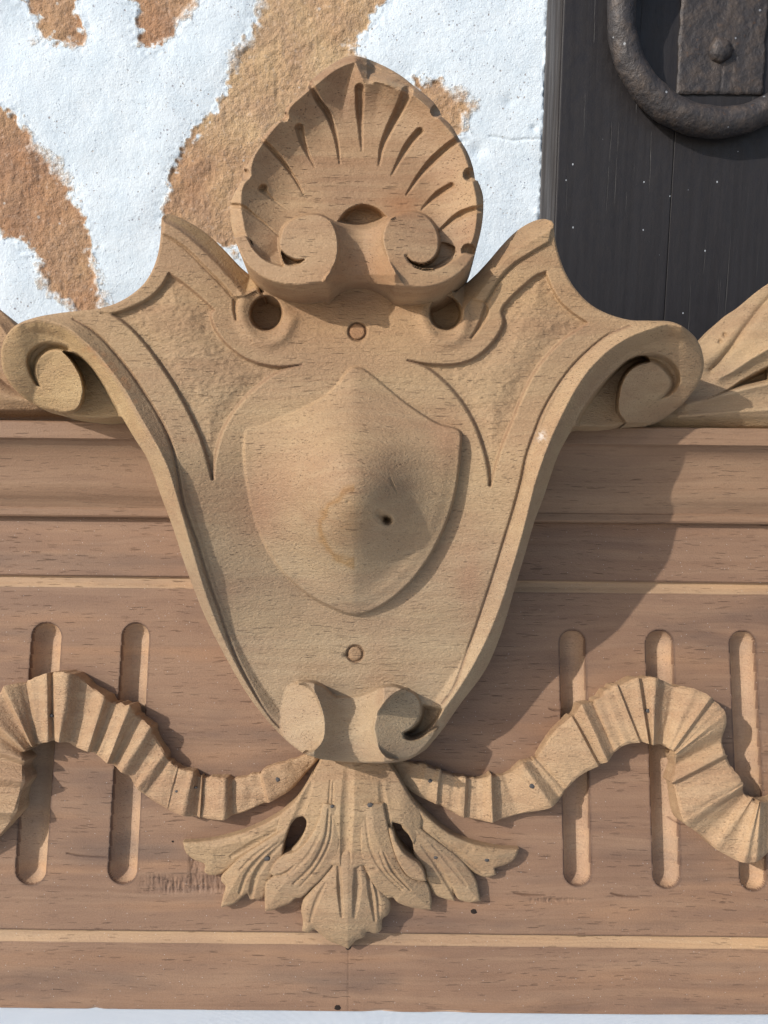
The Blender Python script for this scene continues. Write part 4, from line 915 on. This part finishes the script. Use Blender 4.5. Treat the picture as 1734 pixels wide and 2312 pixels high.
def foliage_left():
    X, Y = grid(-330, 300, 420, 960, 2.4)
    out = np.vstack([cr(np.vstack([[[-310, 520], [-200, 590], [-80, 650]], P('P', [(0, 385), (90, 460), (165, 545), (300, 700), (500, 900), (900, 1200), (1250, 1420)]), [[290, 930]]])), np.array([[285, 944], [-310, 938]])])
    sd = sdf(X, Y, out)
    H = 84-.03*(X)+14*np.exp(-(dist(X, Y, P('P', [(-400, 300), (0, 560), (160, 800)]))/16)**1.3)
    v = dist(X, Y, P('P', [(-400, 900), (0, 1130), (60, 1190), (120, 1230), (300, 1300)])); H -= 14*np.exp(-(v/9)**1.3)
    H += 12*np.exp(-(dist(X, Y, P('P', [(-300, 1300), (0, 1320), (400, 1400)]))/20)**1.4)
    H += interp(Y, [(905, 0), (925, -8), (938, -26), (950, -40)])
    r = 5.; e = np.clip(1+sd/r, 0, 1); H -= r*(1-np.sqrt(np.clip(1-e*e, 0, 1)))
    H += .8*vnoise(X, Y, 50, 40, 71, 3)
    tn = tintc(X.shape); tn = addtint(tn, np.ones(X.shape)*.7, (.84, .76, .72))
    return relief(X, Y, H, sd, 10., [('foliage_carving', None, M['cart'], None)], crest, tn)
foliage_left()

# ------------------------------------------------------------------ 8 nails, dark discs for the shade in drilled holes
def surf_h(obs, x, y):
    """height on the given objects seen at a plan position"""
    best = None
    for o in obs:
        me = o.data; n = len(me.vertices); a = np.zeros(n*3, np.float32); me.vertices.foreach_get('co', a); a = a.reshape(-1, 3)/S+O_B
        rel = a-C0; z = rel@d_; px = CX+F*(rel@Rv)/z; py = CY+F*(rel@Dn)/z
        k = np.hypot(px-x, py-y) < 5
        if k.any():
            h = a[k, 2].max(); best = h if best is None else max(best, h)
    return best
def disc(name, x, y, h, r, mat, parent, thick=2.2, seed=0):
    c = unproj(x, y, h)-O_B; n = 14; V = []; g = np.random.default_rng(seed)
    for (rr_, hz) in ((1.0, -thick*2), (1.0, thick*.3), (.8, thick*.75), (.35, thick)):
        for i in range(n):
            a = 2*math.pi*i/n; rj = r*rr_*(1+.12*g.standard_normal())
            V.append((c[0]+rj*math.cos(a), c[1]+rj*math.sin(a)*.8, c[2]+hz))
    V.append((c[0], c[1], c[2]+thick)); Fq = []
    for k in range(3):
        for i in range(n): Fq.append((k*n+i, k*n+(i+1) % n, (k+1)*n+(i+1) % n, (k+1)*n+i))
    me = bpy.data.meshes.new(name); tri = [(3*n+i, 3*n+(i+1) % n, 4*n) for i in range(n)]
    me.from_pydata([tuple(np.array(v)*S) for v in V], [], Fq+tri); me.polygons.foreach_set('use_smooth', [True]*len(me.polygons)); me.update()
    return link(name, me, mat, parent)
aca_objs = [aca]+list(aca.children)
for i, (z, x, y, par) in enumerate([('F', 1485, 972, 'l'), ('F', 1048, 1015, 'l'), ('F', 945, 1035, 'l'), ('F', 275, 630, 'l'), ('E', 1168, 322, 'r'), ('G', 398, 1006, 'r'), ('G', 1018, 605, 'r'),
                                    ('E', 730, 435, 'a'), ('E', 900, 430, 'a'), ('E', 440, 668, 'a'), ('E', 1192, 663, 'a'), ('E', 1420, 675, 'a')]):
    q = P(z, [(x, y)])[0]; par_o = {'l': rib_l, 'r': rib_r, 'a': aca}[par]
    h = surf_h(aca_objs if par == 'a' else [par_o], *q)
    if h is None: continue
    disc('nail', q[0], q[1], h-1.2, [6, 3, 3.5, 4, 5, 6, 5, 4.5, 6, 6, 4.5, 5][i], M['nail'], par_o, 1.6, i)
def hole(x, y, r, parent):
    c = unproj(x, y, 0.)-O_B; n = 20; V = []
    for (rr_, hz) in ((1.15, .25), (.95, .1), (.85, -6), (.0, -6)):
        for i in range(n): V.append((c[0]+r*rr_*math.cos(2*math.pi*i/n), c[1]+r*rr_*math.sin(2*math.pi*i/n), hz+.35))
    Fq = [(k*n+i, k*n+(i+1) % n, (k+1)*n+(i+1) % n, (k+1)*n+i) for k in range(3) for i in range(n)]
    return V, Fq
for i, (x, y, r) in enumerate([(1070, 2058, 6.5), (786, 2139, 6), (762, 2275, 6.5), (390, 1900, 2.6)]):
    disc('nail_hole_shade', x, y, .2, r, M['hole'], panel, .5, 40+i)  # solid dark discs, no recess: the hole's shade is painted on

# ------------------------------------------------------------------ 9 wall, door, ring, cloth
YW = WALL_GAP
def wallcoord(x, y, Y=YW):
    p = unproj_wall(x, y, Y); return p[..., 0], p[..., 2]
def wp(pts, Y=YW):
    a = np.array(pts, float); x, z = wallcoord(a[:, 0], a[:, 1], Y); return np.stack([x, -z], 1)
xe0, _ = wallcoord(1242, 0); xe1, _ = wallcoord(1221, 495)
XE = float((xe0+xe1)/2)-0
_, ztop = wallcoord(867, 0); _, zbot = wallcoord(867, 1100)
zb = float((BW @ O_B)[2])
def build_wall():
    st = 3.6
    X, Y = np.meshgrid(np.arange(-1750, XE+st, st), np.arange(-float(ztop)-420, -zb+30, st))
    X[:, -1] = XE
    wob = 22*vnoise(X, Y, 70, 70, 81, 4); wob2 = 22*vnoise(X, Y, 70, 70, 82, 4)
    Xw, Yw = X+wob*.5, Y+wob2*.5
    patches = [([(-400, 60), (-150, 190), (0, 245), (60, 300), (75, 330), (125, 400), (155, 450), (180, 475), (186, 520), (200, 560), (208, 620), (232, 700), (260, 800), (190, 760), (168, 690), (150, 672), (120, 640), (85, 575), (40, 535), (0, 508), (-150, 440), (-400, 400)], .85),
               ([(40, -160), (57, 0), (78, 31), (99, 68), (120, 91), (152, 91), (178, 94), (183, 68), (162, 31), (167, 0), (190, -160)], .7),
               ([(300, -160), (310, 0), (314, 50), (330, 100), (348, 112), (370, 85), (400, 60), (415, 25), (430, 0), (470, -160)], .85),
               ([(680, -200), (612, -30), (590, 50), (553, 115), (527, 172), (505, 220), (465, 282), (424, 335), (396, 385), (384, 435), (374, 485), (385, 520), (460, 550), (512, 548), (560, 545), (640, 560), (760, 420), (850, 260), (830, 150), (785, 105), (815, 73), (850, 25), (880, -30), (960, -200)], .15),
               ([(930, 180), (962, 196), (985, 195), (1008, 218), (1040, 232), (1052, 245), (1035, 270), (1037, 295), (1000, 310), (960, 260)], .5)]
    sd = np.full(X.shape, 1e9); hue = np.zeros(X.shape)
    for pl, hu in patches:
        s_ = sdf(Xw, Yw, cr(wp(pl), 4, True)); hue = np.where(s_ < sd, hu, hue); sd = np.minimum(sd, s_)
    # the big patch turns pinker towards its lower left end
    gx, gy = wp([(560, 330)])[0]; hue = np.clip(hue+.45*ss(Y-.6*(X-gx), gy-60, gy+90)*(hue < .2), 0, 1)
    hue = np.clip(hue+.25*vnoise(X, Y, 90, 90, 84, 3), 0, 1)
    fr = 9*vnoise(X, Y, 16, 16, 85, 3)
    spread = 14+60*ss(vnoise(X, Y, 150, 150, 93, 2), -.3, .7); paint = ss(sd+fr*1.6, -spread*.35, spread)                 # 0 bare render .. 1 full coat
    thickness = ss(sd+fr*.8, -4, 10)
    Hs = 3.2*thickness+1.8*ss(sd, 10, 60)
    bare = 1-thickness
    Hs += bare*(1.7*vnoise(X, Y, 11, 11, 86, 3)+3*vnoise(X, Y, 60, 60, 87, 2))
    Hs += (1-bare)*(.45*vnoise(X, Y, 12, 12, 88, 3)+4.*vnoise(X, Y, 150, 150, 89, 2))
    fringe = np.exp(-((sd-14)/16)**2); Hs += fringe*2.0*vnoise(X, Y, 11, 11, 90, 3)
    # a fine crack near the door, dents
    ck = cr(wp([(1105, 309), (1130, 312), (1155, 318), (1190, 315), (1232, 316)])); Hs -= 4*np.exp(-(dist(X, Y, ck, reach=20)/2.6)**2)
    for (a, b, rr_, dp) in ((1212, 480, 10, -5), (1000, 330, 10, 5), (1150, 230, 16, 4), (1080, 340, 20, 6), (1205, 290, 9, 5)):
        q = wp([(a, b)])[0]; Hs -= dp*np.exp(-(((X-q[0])**2+(Y-q[1])**2)/rr_**2))
    edge = XE-X; Hs += np.where(edge < 12, 3*vnoise(X*0, Y, 12, 12, 91, 3)-5*np.clip(1-edge/9, 0, 1)**2, 0)
    Xo = X+np.where(edge < 8, 4*vnoise(X*0, Y, 20, 20, 92, 3), 0)
    V = np.stack([Xo, YW-Hs, -Y], -1)
    ny, nx = X.shape; idx = np.arange(ny*nx).reshape(ny, nx)
    q = np.stack([idx[:-1, :-1], idx[1:, :-1], idx[1:, 1:], idx[:-1, 1:]], -1).reshape(-1, 4)
    Vf = V.reshape(-1, 3); rim = idx[:, -1]; k = len(rim); top = Vf[rim].copy(); lo = top.copy(); lo[:, 1] = YW+260
    a = np.arange(k-1); off = len(Vf); qq = np.stack([a+off, a+off+k, a+1+off+k, a+1+off], 1)
    pf = paint.reshape(-1); hf = hue.reshape(-1)
    o = build_mesh('plaster_wall', np.vstack([Vf, top, lo])*S, np.vstack([q, qq]), None, None,
                   {'paint': np.concatenate([pf, pf[rim], pf[rim]]), 'hue': np.concatenate([hf, hf[rim], hf[rim]])}, M['plaster'])
    return tagobj(o, 'rough white painted plaster wall peeling to bare ochre render, left of the dark door', 'wall', None, 'thing')
build_wall()

def boxm(name, x0, x1, y0, y1, z0, z1, mat, parent, bev=2., seg=2, origin=(0, 0, 0), nz=1, wob=0., seed=0):
    """board with a bevelled edge, world units"""
    import bmesh
    bm = bmesh.new(); g = np.random.default_rng(seed)
    vs = [bm.verts.new(((x-origin[0])*S, (y-origin[1])*S, (z-origin[2])*S)) for x in (x0, x1) for y in (y0, y1) for z in (z0, z1)]
    for f in ((0, 1, 3, 2), (4, 6, 7, 5), (0, 4, 5, 1), (2, 3, 7, 6), (0, 2, 6, 4), (1, 5, 7, 3)): bm.faces.new([vs[i] for i in f])
    bmesh.ops.recalc_face_normals(bm, faces=bm.faces)
    if bev: bmesh.ops.bevel(bm, geom=list(bm.edges), offset=bev*S, segments=seg, affect='EDGES', profile=.6)
    me = bpy.data.meshes.new(name); bm.to_mesh(me); bm.free()
    return link(name, me, mat, parent)
YD = YW-26.
dorg = (float(XE)+500, YD, zb)
door = empty('wooden_door', Matrix.Translation((dorg[0]*S, dorg[1]*S, dorg[2]*S)), 'dark brown painted wooden door with hanging iron ring, right of the plaster wall', 'door'); door['kind'] = 'thing'
xd, _ = unproj_wall(np.array([1275, 1252.]), np.array([0, 495.]), YD)[:, 0], 0
XD = float(xd.mean())
ztp = float(unproj_wall(1600, -420, YD)[2])
pl_edges = [XD, float(unproj_wall(1536, 100, YD)[0]), float(unproj_wall(1900, 100, YD)[0]), float(unproj_wall(2300, 100, YD)[0])]
for i in range(3):
    boxm('plank', pl_edges[i]+(0 if i == 0 else .2), pl_edges[i+1]-.2, YD, YD+60, zb+2, ztp, M['door'], door, 5. if i == 0 else 1.6, 3, dorg)
boxm('door_edge_strip', XE-6, XD+8, YD+18, YD+80, zb+2, ztp, M['jamb'], door, 3., 2, dorg)
boxm('door_frame', XE-30, XD+1200, YD+82, YD+120, zb+2, ztp, M['jamb'], door, 2., 1, dorg)
# iron plate
def ptd(x, y, Y): return unproj_wall(float(x), float(y), Y)
pl = ptd(1534, 100, YD-9); pr = ptd(1731, 100, YD-9); pb = ptd(1628, 212, YD-9)
def plate():
    nx, nz = 60, 110; x0, x1 = pl[0], pr[0]; z0, z1 = pb[2], pb[2]+560
    u = np.linspace(x0, x1, nx); w = np.linspace(z0, z1, nz); X, Z = np.meshgrid(u, w)
    e = np.minimum.reduce([X-x0, x1-X, Z-z0]); Hh_ = 9-4*np.clip(1-e/6, 0, 1)**2+1.1*vnoise(X, Z, 30, 30, 95, 3)
    X2 = X+np.where((X-x0 < 4) | (x1-X < 4), 2.2*vnoise(X*0, Z, 30, 30, 96, 3), 0); Z2 = Z+np.where(Z-z0 < 4, 2.2*vnoise(X, Z*0, 30, 30, 97, 3), 0)
    cxk = cr(np.array([[ptd(1630, 140, YD)[0], ptd(1630, 140, YD)[2]], [ptd(1622, 212, YD)[0], ptd(1622, 214, YD)[2]]])); Hh_ -= 3*np.exp(-(dist(X, Z, cxk)/2.2)**2)
    V = np.stack([X2, YD-Hh_, Z2], -1).reshape(-1, 3)-np.array(dorg); idx = np.arange(nx*nz).reshape(nz, nx)
    q = np.stack([idx[:-1, :-1], idx[:-1, 1:], idx[1:, 1:], idx[1:, :-1]], -1).reshape(-1, 4)
    loop = np.concatenate([idx[:, 0], idx[-1, 1:], idx[::-1, -1][1:], idx[0, ::-1][1:]]); top = V[loop]; lo = top.copy(); lo[:, 1] = 3
    K = len(loop); a = np.arange(K-1); off = len(V)
    qq = np.stack([a+off, a+1+off, a+1+off+K, a+off+K], 1)
    return build_mesh('iron_plate', np.vstack([V, top, lo])*S, np.vstack([q, qq]), None, None, None, M['iron'], door)
plt_o = plate()
def lathe(name, c, prof, mat, parent, seed):
    n = 28; V = []; g = np.random.default_rng(seed)
    jit = 1+.06*g.standard_normal(n)
    for (r, h) in prof:
        for i in range(n):
            a = 2*math.pi*i/n; V.append(((c[0]+r*jit[i]*math.cos(a)-dorg[0])*S, (c[1]-h-dorg[1])*S, (c[2]+r*jit[i]*math.sin(a)-dorg[2])*S))
    Fq = [(k*n+i, k*n+(i+1) % n, (k+1)*n+(i+1) % n, (k+1)*n+i) for k in range(len(prof)-1) for i in range(n)]
    me = bpy.data.meshes.new(name); me.from_pydata(V, [], Fq+[tuple((len(prof)-1)*n+i for i in range(n))]); me.polygons.foreach_set('use_smooth', [True]*len(me.polygons)); me.update()
    return link(name, me, mat, parent)
rv = ptd(1628, 112, YD-14); lathe('rivet', (rv[0], YD-8, rv[2]), [(32, 0), (31, 6), (26, 14), (17, 20), (7, 22)], M['iron'], plt_o, 3)
def ring():
    YR = YD-52; c = ptd(1640, 21, YR); scl = (YR-(BW@C0)[1])/ (F*(BW@d_)[1]); R_ = (c[2]-ptd(1640, 272, YR)[2]); r_ = 30*scl
    n, m_ = 180, 30; V = []
    for i in range(n):
        a = 2*math.pi*i/n
        for j in range(m_):
            b = 2*math.pi*j/m_; 
            lum = 1+.035*math.sin(3*a+1)+.02*math.sin(11*a+2*b)+.02*math.sin(23*a-b)
            rr_ = R_+r_*lum*math.cos(b)
            V.append((c[0]+rr_*math.cos(a), YR+r_*lum*math.sin(b)-.06*(rr_*math.sin(a)), c[2]+rr_*math.sin(a)))
    V = np.array(V)-np.array(dorg); idx = np.arange(n*m_).reshape(n, m_); i2 = np.roll(idx, -1, 0)
    q = np.stack([idx, i2, np.roll(i2, -1, 1), np.roll(idx, -1, 1)], -1).reshape(-1, 4)
    o = build_mesh('ring_handle', V*S, q, None, None, None, M['iron'], door)
    nn = np.zeros(3, np.float32)
    v0 = o.data.polygons[0]; cen = np.array(v0.center)/S+np.array(dorg); aa = np.array([c[0]+R_, YR, c[2]])
    if np.dot(np.array(v0.normal), cen-aa) < 0: o.data.flip_normals()
    return o
ring()

# cloth under the carving
def cloth():
    x = np.concatenate([np.linspace(-1900, 2300, 160)]); y = np.linspace(YW+60, -2400, 140); X, Y = np.meshgrid(x, y)
    Z = zb-1.0-6+0*X; fold = 5*vnoise(X, Y, 260, 180, 99, 3); Z = zb-7+fold
    near = np.exp(-((Y-float((BW@O_B)[1]))/90)**2); Z = Z*(1-near)+(zb-1.2)*near
    V = np.stack([X, Y, Z], -1).reshape(-1, 3); idx = np.arange(X.size).reshape(X.shape)
    q = np.stack([idx[:-1, :-1], idx[1:, :-1], idx[1:, 1:], idx[:-1, 1:]], -1).reshape(-1, 4)
    o = build_mesh('white_cloth', V*S, q, None, None, None, M['cloth'])
    if o.data.polygons[0].normal[2] < 0: o.data.flip_normals()
    return tagobj(o, 'plain white woven cloth spread under the carved pediment along the bottom edge', 'cloth', None, 'thing')
cloth()
gm = bpy.data.meshes.new('ground'); gz = (zb-40)*S
gm.from_pydata([(-6, -6, gz), (6, -6, gz), (6, 6, gz), (-6, 6, gz)], [], [(0, 1, 2, 3)])
go = link('ground', gm, simple('pale_paving', (.42, .40, .37), .9), None); go['kind'] = 'structure'

# fold leftovers of the part split into their owners
for nm, owner in (('panel_rest', panel), ('edge', None)):
    for o in [o for o in bpy.data.objects if o.name.split('.')[0] == nm]:
        tgt = owner or o.parent
        bpy.context.view_layer.objects.active = tgt
        for s_ in bpy.data.objects: s_.select_set(False)
        o.select_set(True); tgt.select_set(True); bpy.ops.object.join()
